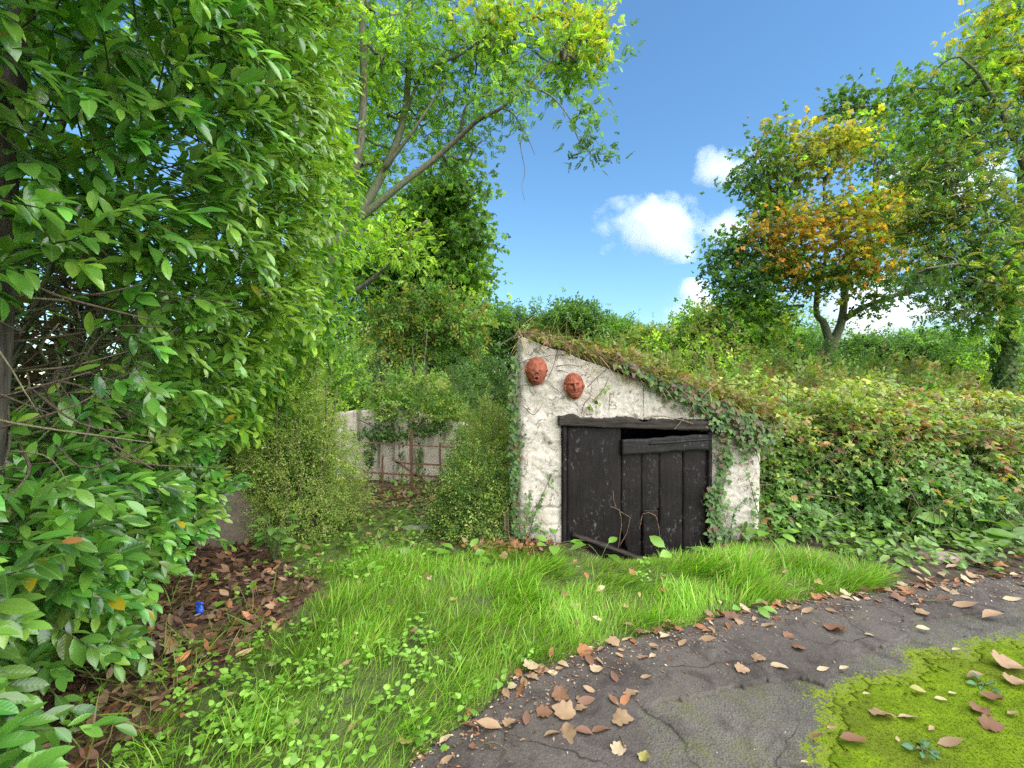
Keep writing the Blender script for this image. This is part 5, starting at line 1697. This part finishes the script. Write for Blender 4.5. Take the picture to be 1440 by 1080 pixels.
def bar(name, a, b, w, t=.008, n=10, seed=0):
    a, b = P(a[0], a[1], YG), P(b[0], b[1], YG)
    d = norm(b - a); s = np.cross(d, [0, 1, 0]); u = np.linspace(0, 1, n)[:, None]
    c = a * (1 - u) + b * u + .008 * fbm((a * (1 - u) + b * u) * 5, 2, seed)[:, None] * s
    V = np.concatenate([np.stack([c - s * w + [0, -t, 0], c + s * w + [0, -t, 0], c + s * w + [0, t, 0], c - s * w + [0, t, 0]], 1)]).reshape(-1, 3)
    F = []
    for k in range(n - 1):
        for j in range(4):
            F.append([4 * k + j, 4 * k + (j + 1) % 4, 4 * k + 4 + (j + 1) % 4, 4 * k + 4 + j])
    F += [[3, 2, 1, 0], [4 * n - 4, 4 * n - 3, 4 * n - 2, 4 * n - 1]]
    return part(name, V, np.array(F), M['rust'], gate, False)


for k, (a, b) in enumerate((((512, 622), (645, 630)), ((556, 650), (640, 656)), ((512, 664), (640, 672)), ((510, 681), (640, 690)), ((520, 697), (636, 701)))):
    bar('gate_rail', a, b, .010 if k else .007, seed=k)
for k, (a, b, w) in enumerate((((538, 640), (538, 704), .010), ((579, 605), (579, 706), .014), ((619, 622), (619, 704), .012))):
    bar('gate_upright', a, b, w, .011, seed=10 + k)
bar('gate_brace', (552, 645), (626, 698), .012, seed=20)

ww = empty('ruined_wall', (P(560, 700, 7.0)[0], 7.0, 0), 'pale pinkish rendered wall behind the rusty gate', 'wall')
V, F = box_bm(P(470, 540, 7.0)[0], P(668, 540, 7.0)[0], 7.0, 7.3, -.1, 1, 40, 3, 30, .012, 700)
tp_ = V[:, 2] / 1.0
topz = np.interp(V[:, 0], [P(p, 540, 7)[0] for p in (470, 525, 540, 560, 578, 600, 668)], [1.05, 1.12, 1.24, 1.2, 1.08, 1.0, .85]) + .02 * fbm(xy3(V[:, 0], 0 * V[:, 0], 8), 3, 701)
V[:, 2] = np.where(V[:, 2] > 0, V[:, 2] * topz, V[:, 2])
part('render_face', V, F, M['pinkwall'], ww, True)
V, F = box_bm(P(556, 540, 6.9)[0], P(576, 540, 6.9)[0], 6.84, 6.99, -.1, 1.12, 4, 3, 24, .012, 702)
part('buttress', V, F, M['pinkwall'], ww, True)
# climbing shoots hanging down the wall
wi = empty('wall_ivy', (P(540, 640, 6.9)[0], 6.92, .9), 'dark ivy hanging over the pink wall above the gate', 'ivy')
rw = np.random.default_rng(705)
lb = Bag()
for (px, py, rx, ry, n) in ((535, 608, 26, 9, 260), (560, 612, 24, 7, 160), (565, 660, 4, 30, 90), (590, 650, 5, 26, 60), (600, 600, 30, 10, 200), (520, 640, 10, 20, 90)):
    p = P(px, py, 6.86) + rw.standard_normal((n, 3)) * [rx * 6.86 / FPX * .6, .05, ry * 6.86 / FPX * .6]
    scatter(lb, T_IVY, p, norm(rw.standard_normal((n, 3)) * .6 + [0, -.3, -.8]), norm(rw.standard_normal((n, 3)) * .3 + [0, -1, .5]), rw.uniform(.035, .065, n), pick(rw, IVYC, n), rw, .05)
tag(lb.build('foliage', M['bramble'], wi), None, None, None, 'stuff')
V, F = tube(catmull([P(505, 590, 6.86), P(540, 606, 6.86), P(580, 612, 6.86), P(620, 600, 6.86)], 12), .008, 5)
part('stem', V, F, M['twig'], wi, True)

# concrete block half hidden under the laurel
cb = empty('concrete_block', (-2.62, 4.35, 0), 'tilted beige concrete block in the shade under the laurel', 'block')
V, F = box_bm(-.26, .26, -.2, .2, -.06, .40, 12, 9, 10, .012, 710)
Rz = np.array((Matrix.Rotation(math.radians(30), 3, 'Z') @ Matrix.Rotation(math.radians(-32), 3, 'Y')))
link('block', np_mesh('block', V @ Rz.T + [0, 0, .06], F, M['concrete'], False), cb)
V, F = box_bm(-.265, .265, -.205, .205, .402, .43, 8, 6, 1, .006, 711)
link('mortar_cap', np_mesh('mortar_cap', V @ Rz.T + [0, 0, .06], F, M['slab'], False), cb)


def rock(name, label, px, py, w, d, h, seed, mat, cat='stone'):
    g = G(px, py)
    n1, n2 = 22, 14
    A, B = np.meshgrid(np.linspace(0, 2 * np.pi, n1), np.linspace(0, np.pi / 2, n2), indexing='ij')
    V = np.stack([np.cos(A) * np.sin(B + .001), np.sin(A) * np.sin(B + .001), np.cos(B)], -1).reshape(-1, 3)
    V = np.sign(V) * np.abs(V) ** .75 * (1 + .2 * fbm(V * 1.4 + seed, 3, seed))[:, None]
    V = V * [w, d, h] + [0, 0, -.015]
    o = link(name, np_mesh(name, V, grid_faces(n1, n2), M[mat], True))
    o.location = (g[0], g[1], float(gh(g[0], g[1])))
    return tag(o, label, cat)


rock('stone', 'low pinkish stone lying at the bramble foot beside the path', 1320, 790, .17, .10, .075, 720, 'stone')
rock('paving_slab', 'grey flat slab on the track to the gate', 588, 745, .16, .09, .03, 721, 'slab')
rock('paving_slab', 'small pale slab next to the grey one on the gate track', 612, 738, .08, .05, .03, 722, 'stone')
# blue crumpled wrapper
g = G(281, 866)
bw = empty('blue_wrapper', (g[0], g[1], .03), 'crumpled bright blue plastic wrapper on the leaf litter', 'wrapper')
A, B = np.meshgrid(np.linspace(0, 2 * np.pi, 22), np.linspace(0, np.pi, 14), indexing='ij')
V = np.stack([np.cos(A) * np.sin(B), np.sin(A) * np.sin(B), np.cos(B)], -1).reshape(-1, 3)
V = V * (1 + .35 * fbm(V * 2.3, 3, 730))[:, None] * [.024, .02, .042]
link('film', np_mesh('film', V, grid_faces(22, 14), M['blue'], False), bw)
V, F = tube(catmull([(-.01, 0, .03), (-.02, -.005, .052), (.012, -.01, .058), (.025, .0, .05)], 9), [.004, .007, .009, .01, .009, .007, .006, .005, .003], 5)
link('twisted_end', np_mesh('twisted_end', V, F, M['blue'], False), bw)


# ================================================================== BROAD-LEAVED PLANTS
def rosette(name, label, px, py, n, L, seed, tpl=T_BROAD, pal=((.16, .33, .035), (.2, .38, .05), (.12, .26, .03)), rise=.55, spread=.06, stalk=.8, z=None, mat='broad', group='broad-leaved weeds'):
    rng = np.random.default_rng(seed)
    g = G(px, py)
    zz = float(gh(g[0], g[1])) if z is None else z
    root = empty(name, (g[0], g[1], zz), label, 'plant', group)
    cols = pick(rng, pal, 3)
    ms = [np_mesh('leaf', tpl['V'], tpl['F'], M[mat], True, np.broadcast_to(c, tpl['V'].shape), tpl['V']) for c in cols]
    for k in range(n):
        a = k * 2.4 + rng.uniform(0, .8)
        d = np.array([math.cos(a), math.sin(a) * .9 - .15, 0])
        l = L * rng.uniform(.65, 1.15)
        e = d * (spread + stalk * l * .55 * rng.uniform(.4, 1)) + [0, 0, l * stalk * rise * rng.uniform(.4, 1.2)]
        V, F = tube(catmull([(0, 0, 0), e * .5 + [0, 0, .12 * l], e], 6), .0035, 4)
        link('stalk', np_mesh('stalk', V, F, M['stem_green'], True), root)
        f = norm(d + [0, 0, rng.uniform(-.15, .65)])
        u = norm(np.array([0, -.25, 1.0]) + .25 * rng.standard_normal(3))
        link('leaf', ms[k % 3], root, mats_from(np.array([e]), np.array([f]), np.array([u]), np.array([l]))[0])
    return root


rosette('dock_plant', 'large dock with broad upright leaves at the bramble foot, near the right edge', 1352, 768, 11, .25, 740, rise=.9)
rosette('dock_plant', 'second dock with drooping broad leaves beside the large one', 1400, 772, 9, .22, 741, rise=.7)
rosette('dock_plant', 'dock seedling at the foot of the right pier', 1088, 768, 9, .16, 742, rise=1.1)
rosette('dock_plant', 'dock with pale leaves below the dark bush, left of the shed', 652, 792, 7, .17, 743, rise=.8)
rosette('dock_plant', 'small dock at the left door post', 782, 772, 8, .17, 744, rise=.6)
rosette('dock_plant', 'single upright dock shoot in the grass before the door', 845, 785, 3, .15, 745, rise=1.4)
rosette('dock_plant', 'dock in the grass by the broken sill, right of the door', 955, 792, 5, .17, 746, rise=1.0)
rosette('dock_plant', 'dock seedling on the lawn edge touching the path', 1050, 858, 6, .09, 747, rise=.8)
rosette('dock_plant', 'dock under the bramble, beside the leafy kerb', 1235, 790, 7, .15, 748, rise=.5)
rosette('dock_plant', 'weedy dock between stone and path at the bramble foot', 1370, 800, 7, .12, 749, rise=.4)
rosette('dock_plant', 'round-leaved weed in the lawn beside the gate track', 510, 815, 7, .10, 750, tpl=T_HEART, rise=.5)
rosette('dock_plant', 'round-leaved weed on the lawn corner by the litter bed', 590, 790, 6, .10, 751, tpl=T_HEART, rise=.5)
rosette('leafy_weed', 'bushy dark green weed at the edge of the litter bed', 385, 795, 34, .11, 752, rise=2.2, spread=.02, stalk=1.3, pal=((.10, .22, .04), (.14, .28, .05), (.08, .18, .03)))
rosette('leafy_weed', 'small leaf pair growing out of the litter bed', 345, 845, 5, .09, 753, rise=.5)
rosette('leafy_weed', 'dark green seedling in the moss near the right edge', 1383, 972, 7, .045, 754, rise=.3, spread=.01, z=.03, pal=((.05, .14, .05), (.06, .17, .06)))
rosette('leafy_weed', 'dark green seedling in the moss at the bottom edge', 1296, 1066, 10, .045, 755, rise=.3, spread=.01, z=.03, pal=((.05, .14, .05), (.06, .17, .06)))

# pale cut stems at the shed corner
rs = np.random.default_rng(760)
cs = empty('cut_stump', (P(712, 770, 4.3)[0], 4.34, 0), 'bundle of pale cut stems at the shed left corner', 'stump')
for k in range(6):
    a = P(708 + 5 * k * .8, 772, 4.32); b = P(706 + 6 * k * .8 + rs.uniform(-3, 3), 722 + rs.uniform(-10, 14), 4.32)
    V, F = tube(catmull([a, (a + b) / 2 + rs.standard_normal(3) * .008, b], 8), .009, 6)
    part('stem', V, F, M['twig_pale'], cs, True)


# ================================================================== FALLEN LEAVES
def dry_tpl(kind, seed):
    rng = np.random.default_rng(seed)
    if kind == 'e':
        t = leaf_tpl([0, .08, .22, .42, .62, .82, 1], [0, .05, .16, .22, .21, .12, 0], rng.uniform(.1, .55), rng.uniform(-.25, .2), .02)
        V = t['V']
        V[:, 2] += .05 * fbm(V * 5 + seed, 2, seed)
        V[:, 0] += .10 * np.sin(V[:, 1] * 2.5) * rng.uniform(-1, 1)
    else:
        t = lobed([(0.03, 0.0), (.18, -.04), (.33, .04), (.33, .16), (.48, .28), (.50, .40), (.37, .46), (.40, .62), (.34, .70), (.22, .70), (.12, .88), (0.0, .98)], .0, 0)
        V = t['V']
        V[:, 2] = rng.uniform(.1, .6) * np.abs(V[:, 0]) ** 1.3 + .20 * fbm(V * 3.2 + seed, 3, seed) + rng.uniform(-.2, .25) * (V[:, 1] - .4) ** 2
    V[:, 2] -= V[:, 2].min()
    return t


DRY = {}
TONE = {'tan': (.34, .22, .13), 'cream': (.50, .38, .24), 'brown': (.20, .10, .055), 'mauve': (.19, .10, .065), 'orange': (.34, .145, .065), 'olive': (.32, .28, .09)}
_k = 0
for kd in 'em':
    for tn, cc in TONE.items():
        for v in range(3):
            t = dry_tpl(kd, 800 + _k); _k += 1
            DRY[(kd, tn, v)] = np_mesh('fallen_leaf', t['V'], t['F'], M['dry'], True, np.broadcast_to(np.array(cc), t['V'].shape), t['V'])
rf = np.random.default_rng(850)
WORD = {'tan': 'tan', 'cream': 'pale cream', 'brown': 'dark brown', 'mauve': 'purplish', 'orange': 'rusty orange', 'olive': 'olive yellow'}
SHAPE = {'e': 'oval', 'm': 'lobed'}


def fallen(x, y, z, L, kd, tn, ang, label, group, tilt=.22):
    f = norm(np.array([math.cos(ang), math.sin(ang), rf.normal() * tilt * .5]))
    u = norm(np.array([rf.normal() * tilt, rf.normal() * tilt, 1.0]))
    c = np.array([x, y, z]) - f * L * .5
    o = link('fallen_leaf', DRY[(kd, tn, int(rf.integers(3)))], None, mats_from(np.array([c]), np.array([f]), np.array([u]), np.array([L]))[0])
    tag(o, label, 'leaf', group)


near_l = [(734, 972, 32, 'e', 'orange', 60), (738, 960, 26, 'e', 'tan', 100), (661, 1003, 20, 'e', 'orange', 80), (659, 1025, 32, 'e', 'mauve', -10), (688, 1020, 42, 'e', 'tan', 175),
          (718, 1017, 26, 'm', 'tan', 30), (740, 1011, 28, 'e', 'mauve', 85), (627, 1040, 28, 'e', 'cream', 50), (790, 980, 32, 'm', 'brown', -30), (824, 986, 32, 'e', 'mauve', 20),
          (767, 1004, 30, 'm', 'brown', 0), (790, 1002, 44, 'm', 'tan', 150), (818, 998, 24, 'm', 'tan', 10), (829, 971, 22, 'e', 'tan', 160), (840, 942, 26, 'm', 'cream', 50),
          (864, 953, 24, 'e', 'mauve', 100), (908, 953, 18, 'e', 'tan', 0), (863, 987, 26, 'e', 'brown', 120), (880, 986, 28, 'e', 'orange', 40), (890, 975, 26, 'm', 'tan', 20),
          (877, 1014, 40, 'm', 'tan', -10), (777, 1035, 30, 'e', 'tan', 10), (797, 1032, 44, 'm', 'tan', 80), (821, 1032, 30, 'e', 'mauve', -15), (846, 1029, 36, 'e', 'mauve', 15),
          (871, 1053, 30, 'm', 'cream', 60), (907, 1064, 24, 'm', 'olive', 60), (700, 955, 18, 'e', 'brown', 30), (628, 1070, 24, 'e', 'tan', 20), (665, 1050, 16, 'm', 'brown', 100)]
near_l += [(1045, 942, 26, 'm', 'tan', 0), (1067, 927, 26, 'm', 'tan', -30), (1095, 938, 28, 'e', 'cream', -35), (1157, 942, 20, 'e', 'cream', 0), (1187, 940, 18, 'e', 'cream', 10), (1178, 887, 36, 'm', 'brown', -10),
           (1222, 893, 14, 'e', 'cream', -45), (1297, 883, 20, 'e', 'cream', -10), (1299, 863, 22, 'm', 'tan', 0), (1357, 853, 36, 'e', 'tan', -10), (1423, 844, 26, 'e', 'cream', -10), (1398, 868, 38, 'e', 'tan', 0),
           (1135, 860, 22, 'e', 'tan', 10), (1080, 880, 24, 'e', 'tan', 0), (1110, 895, 20, 'm', 'brown', 20), (1125, 912, 22, 'm', 'brown', -10), (960, 905, 24, 'e', 'tan', 40), (905, 925, 22, 'm', 'tan', 10),
           (935, 895, 22, 'e', 'cream', 30), (995, 900, 26, 'e', 'tan', -20)]
ORD = ['first', 'second', 'third', 'fourth', 'fifth', 'sixth', 'seventh', 'eighth', 'ninth', 'tenth', 'eleventh', 'twelfth', 'thirteenth', 'fourteenth', 'fifteenth', 'sixteenth']


def ranked(items, text):
    """labels that tell look-alikes apart by their order from the left"""
    out = []
    for it in items:
        same = sorted([q for q in items if q[3:5] == it[3:5]], key=lambda q: q[0])
        base = '%s %s fallen leaf %s' % (WORD[it[4]], SHAPE[it[3]], text)
        k = same.index(it)
        out.append(base if len(same) == 1 else base + ', ' + ('leftmost such' if k == 0 else 'rightmost such' if k == len(same) - 1 else ORD[k] + ' such from the left'))
    return out


for (px, py, l, kd, tn, a), lab in zip(near_l, ranked(near_l, 'on the tarmac')):
    g = G(px, py, .035)
    fallen(g[0], g[1], .036, l * g[1] / FPX * (.9 if kd == 'e' else .78), kd, tn, math.radians(a), lab, 'fallen leaves on the tarmac')
moss_l = [(1243, 1008, 28, 'm', 'tan', -20), (1280, 1012, 28, 'e', 'cream', -15), (1200, 1042, 34, 'e', 'brown', -5), (1148, 1038, 18, 'e', 'brown', 0), (1263, 1042, 10, 'e', 'cream', 60), (1372, 953, 20, 'e', 'tan', -10),
          (1420, 937, 34, 'm', 'tan', 0), (1397, 1023, 24, 'm', 'brown', -20), (1337, 1048, 30, 'e', 'tan', -15), (1133, 1075, 14, 'e', 'cream', 0), (1432, 962, 26, 'm', 'tan', 0), (1345, 915, 12, 'e', 'cream', 0),
          (1218, 977, 10, 'e', 'cream', 0), (1323, 985, 14, 'e', 'cream', -20), (1290, 972, 20, 'e', 'olive', -10), (1170, 1026, 14, 'e', 'tan', 0), (1400, 985, 24, 'm', 'brown', 0), (1310, 1027, 12, 'e', 'tan', 20),
          (1375, 1000, 22, 'm', 'brown', 90), (1246, 946, 8, 'e', 'tan', 0), (1340, 977, 12, 'e', 'cream', 0), (1425, 1005, 16, 'e', 'tan', 0)]
for (px, py, l, kd, tn, a), lab in zip(moss_l, ranked(moss_l, 'on the moss')):
    g = G(px, py, .03)
    fallen(g[0], g[1], .036, l * g[1] / FPX * 1.1, kd, tn, math.radians(a), lab, 'fallen leaves on the moss')
# leaves lying in drifts and in the grass: collected first, then labelled by look and place
LOOSE_L = []


def size_word(L, lo, hi):
    return 'small' if L < lo + (hi - lo) / 3 else 'large' if L > hi - (hi - lo) / 3 else 'middling'


# drift along the lawn edge of the path
seg = np.linalg.norm(np.diff(PATH_EDGE, axis=0), axis=1); cum = np.concatenate([[0], np.cumsum(seg)])
for k in range(150):
    s = np.interp(rf.random(), [0, .30, 1], [2.2, 3.3, 6.6])
    x = np.interp(s, cum, PATH_EDGE[:, 0]); y = np.interp(s, cum, PATH_EDGE[:, 1])
    off = abs(rf.normal()) * .09 - .03
    x += off * .35 + rf.normal() * .02; y += -off
    tn = rf.choice(['tan', 'tan', 'brown', 'cream', 'orange', 'mauve']); kd = rf.choice(['e', 'e', 'm'])
    L = rf.uniform(.045, .095); px = 720 + FPX * x / y
    zone = ('at the near end of the path edge' if px < 770 else 'at the path edge below the left door post' if px < 870 else 'at the path edge below the door' if px < 960
            else 'at the path edge below the right pier' if px < 1060 else 'at the path edge by the tall grass' if px < 1200 else 'at the path edge by the bramble foot')
    LOOSE_L.append((x, y, .036, L, kd, tn, rf.uniform(0, 6.28), size_word(L, .045, .095), zone, 'leaf drift along the path edge', .3))
# under the bramble, right
for k in range(90):
    x = rf.uniform(2.4, 5.4); y = np.interp(x, PATH_EDGE[:, 0], PATH_EDGE[:, 1]) + abs(rf.normal()) * .22
    if in_poly(np.array([x]), np.array([y]), GRASS)[0]:
        continue
    tn = rf.choice(['tan', 'tan', 'brown', 'cream', 'orange']); kd = rf.choice(['e', 'e', 'm'])
    L = rf.uniform(.06, .12); px = 720 + FPX * x / y
    if px > 1436:
        continue
    zone = 'under the brambles by the grass corner' if px < 1270 else 'under the brambles by the pinkish stone' if px < 1345 else 'under the brambles below the docks'
    LOOSE_L.append((x, y, float(gh(x, y)) + .02, L, kd, tn, rf.uniform(0, 6.28), size_word(L, .06, .12), zone, 'leaf drift below the brambles', .3))
# caught in the grass
for k in range(75):
    while True:
        x, y = rf.uniform(-1.8, 2.4), rf.uniform(1.85, 3.9)
        if in_poly(np.array([x]), np.array([y]), GRASS)[0]:
            break
    tn = rf.choice(['tan', 'cream', 'olive', 'brown', 'orange']); kd = rf.choice(['e', 'e', 'm'])
    band_ = math.exp(-((y - 3.42) / .36) ** 2) * min(max((x + .3) / .5, 0), 1)
    L = rf.uniform(.045, .08); px = 720 + FPX * x / y; py = 540 + FPX * CAMZ / y
    zone = ('in the grass before the door' if px > 780 and py < 850 else 'in the grass near the path' if px > 700 else 'in the grass beside the litter bed' if px < 450
            else 'in the grass of the near lawn' if py > 920 else 'in the grass of the middle lawn')
    LOOSE_L.append((x, y, float(gh(x, y)) + .035 + .035 * band_, L, kd, tn, rf.uniform(0, 6.28), size_word(L, .045, .08), zone, 'fallen leaves in the grass', .4))
for it in LOOSE_L:
    kd, tn, sw, zone, grp = it[4], it[5], it[7], it[8], it[9]
    same = sorted([q for q in LOOSE_L if (q[4], q[5], q[7], q[8]) == (kd, tn, sw, zone)], key=lambda q: q[0] / q[1])
    k = same.index(it)
    lab = '%s %s %s leaf %s' % (sw, WORD[tn], SHAPE[kd], zone)
    if len(same) > 1:
        lab += ', ' + ('leftmost' if k == 0 else 'rightmost' if k == len(same) - 1 else ORD[k] + ' from left')
    fallen(it[0], it[1], it[2], it[3], kd, tn, it[6], lab, grp, it[10])
# twigs on litter and tarmac
for k, (px, py, l, a) in enumerate(((697, 1055, .10, -20), (875, 1050, .07, 95), (320, 815, .26, 10), (330, 905, .3, 20), (360, 885, .28, 15), (300, 840, .2, -30), (1330, 850, .28, -8), (290, 780, .25, -5))):
    g = G(px, py, .03)
    dx = np.array([math.cos(math.radians(a)), math.sin(math.radians(a)), 0])
    b = np.array([g[0], g[1], .045])
    V, F = tube(catmull([b - dx * l / 2, b + [0, .012, .006], b + dx * l / 2], 9), np.linspace(.006, .0025, 9), 5)
    o = link('fallen_twig', np_mesh('fallen_twig', V - b, F, M['twig'], True))
    o.location = b
    tag(o, ('short twig on the tarmac below the purplish leaves', 'thin stalk upright on the tarmac by the cream lobed leaf', 'long twig across the litter bed above the blue wrapper', 'thick twig at the lawn side of the litter bed',
            'twig just above the thick one on the litter bed', 'slanting twig close to the blue wrapper', 'long reddish twig on the tarmac below the brambles', 'twig before the concrete block on the litter')[k], 'twig')
# deep litter under the laurel
lb = Bag()
n = 5200
x = rf.uniform(-3.2, -.4, n); y = rf.uniform(1.4, 4.6, n)
k = in_poly(x + .08 * rf.standard_normal(n), y + .08 * rf.standard_normal(n), LITTER)
x, y = x[k], y[k]; n = len(x)
tl = dry_tpl('e', 870)
scatter(lb, tl, np.stack([x, y, gh(x, y) + rf.uniform(.0, .04, n)], -1), norm(rdir(rf, n) * [1, 1, .25]), norm(rdir(rf, n) * .45 + [0, 0, 1]), rf.uniform(.04, .10, n),
        pick(rf, [TONE['brown'], TONE['orange'], TONE['brown'], TONE['mauve'], TONE['tan'], (.16, .09, .055), (.20, .115, .065), (.11, .065, .045), (.13, .08, .05)], n, var=.35), rf, .05)
# litter near the gate and shed corner
n = 560
x = np.concatenate([rf.normal(-1.35, .35, n // 2), rf.normal(-.05, .25, n // 2)]); y = np.concatenate([rf.normal(5.9, .35, n // 2), rf.normal(4.15, .10, n // 2)])
scatter(lb, tl, np.stack([x, y, gh(x, y) + rf.uniform(.01, .04, n)], -1), norm(rdir(rf, n) * [1, 1, .25]), norm(rdir(rf, n) * .45 + [0, 0, 1]), rf.uniform(.04, .09, n),
        pick(rf, [TONE['brown'], TONE['orange'], TONE['tan']], n, var=.25), rf, .05)
tag(lb.build('leaf_litter', M['dry'], None), 'thick brown leaf litter under the laurel hedge', 'leaf litter', None, 'stuff')

# crumbs of broken leaf along the path
lb = Bag()
n = 2600
s_ = rf.random(n) * 5.2 + 1.4
x = np.interp(s_, cum, PATH_EDGE[:, 0]); y = np.interp(s_, cum, PATH_EDGE[:, 1]); off = np.abs(rf.standard_normal(n)) * .17 - .06
x = x + off * .35; y = y - off
k = path_keep(x, y) | (off < 0)
x, y = x[k], y[k]; n = len(x)
scatter(lb, T_RHOMB, np.stack([x, y, np.where(top_keep(x, y), .036, .024) + .003 * rf.random(n)], -1), norm(rdir(rf, n) * [1, 1, .15]), norm(rdir(rf, n) * .35 + [0, 0, 1]), rf.uniform(.006, .026, n),
        pick(rf, [TONE['brown'], TONE['tan'], TONE['orange'], (.09, .055, .04), TONE['cream']], n, var=.25), rf, .05)
tag(lb.build('leaf_crumbs', M['dry'], None), 'broken leaf crumbs strewn along the path edge', 'leaf crumbs', None, 'stuff')

# ================================================================== CLOUDS
m, nt, bs, out = new_mat('cloud_vapour')
nt.nodes.remove(bs)
tc = N(nt, 'ShaderNodeTexCoord')
ln = N(nt, 'ShaderNodeVectorMath', operation='LENGTH'); nt.links.new(tc.outputs['Object'], ln.inputs[0])
geo = N(nt, 'ShaderNodeNewGeometry')
nz = N(nt, 'ShaderNodeTexNoise'); nz.inputs['Scale'].default_value = .036; nz.inputs['Detail'].default_value = 4; nz.inputs['Roughness'].default_value = .6
nt.links.new(geo.outputs['Position'], nz.inputs['Vector'])
mr = N(nt, 'ShaderNodeMath', operation='MULTIPLY_ADD'); nt.links.new(nz.outputs[0], mr.inputs[0]); mr.inputs[1].default_value = 3.0
sb_ = N(nt, 'ShaderNodeMath', operation='SUBTRACT'); sb_.inputs[0].default_value = -.72; nt.links.new(ln.outputs['Value'], sb_.inputs[1]); nt.links.new(sb_.outputs[0], mr.inputs[2])
cl_ = N(nt, 'ShaderNodeMapRange'); cl_.inputs['From Min'].default_value = .0; cl_.inputs['From Max'].default_value = 1.0; cl_.inputs['To Max'].default_value = .16
nt.links.new(mr.outputs[0], cl_.inputs['Value'])
pv = N(nt, 'ShaderNodeVolumePrincipled'); pv.inputs['Color'].default_value = (1, 1, 1, 1); pv.inputs['Anisotropy'].default_value = 0.0
nt.links.new(cl_.outputs['Result'], pv.inputs['Density'])
nt.links.new(pv.outputs[0], out.inputs['Volume'])
M['cloud'] = m
m.cycles.volume_step_rate = 1.0 if hasattr(m.cycles, 'volume_step_rate') else 1.0
A, B = np.meshgrid(np.linspace(0, 2 * np.pi, 25), np.linspace(0, np.pi, 15), indexing='ij')
V = np.stack([np.cos(A) * np.sin(B), np.sin(A) * np.sin(B), np.cos(B)], -1).reshape(-1, 3)
cme = np_mesh('cloud', V, grid_faces(25, 15)[:, ::-1], m, True)
DC = 320.0
for (px, py, rx, ry, lab) in ((940, 320, 134, 52, 'large white cumulus cloud in the middle of the sky'), (1024, 234, 62, 34, 'small wispy cloud just above the large one'),
                              (972, 436, 56, 46, 'low white cloud above the far belt of trees'), (1240, 440, 165, 64, 'broad pale cloud low behind the orange maple'), (1330, 260, 115, 60, 'pale cloud showing through the ash at the picture edge')):
    o = link('cloud', cme)
    o.location = P(px, py, DC); s = DC / FPX
    o.scale = (rx * s, .8 * ry * s, ry * s)
    tag(o, lab, 'cloud', 'clouds')
_nt = sum(len(o.data.polygons) for o in bpy.data.objects if o.type == 'MESH')
print('POLYS', _nt, 'OBJECTS', len(bpy.data.objects))
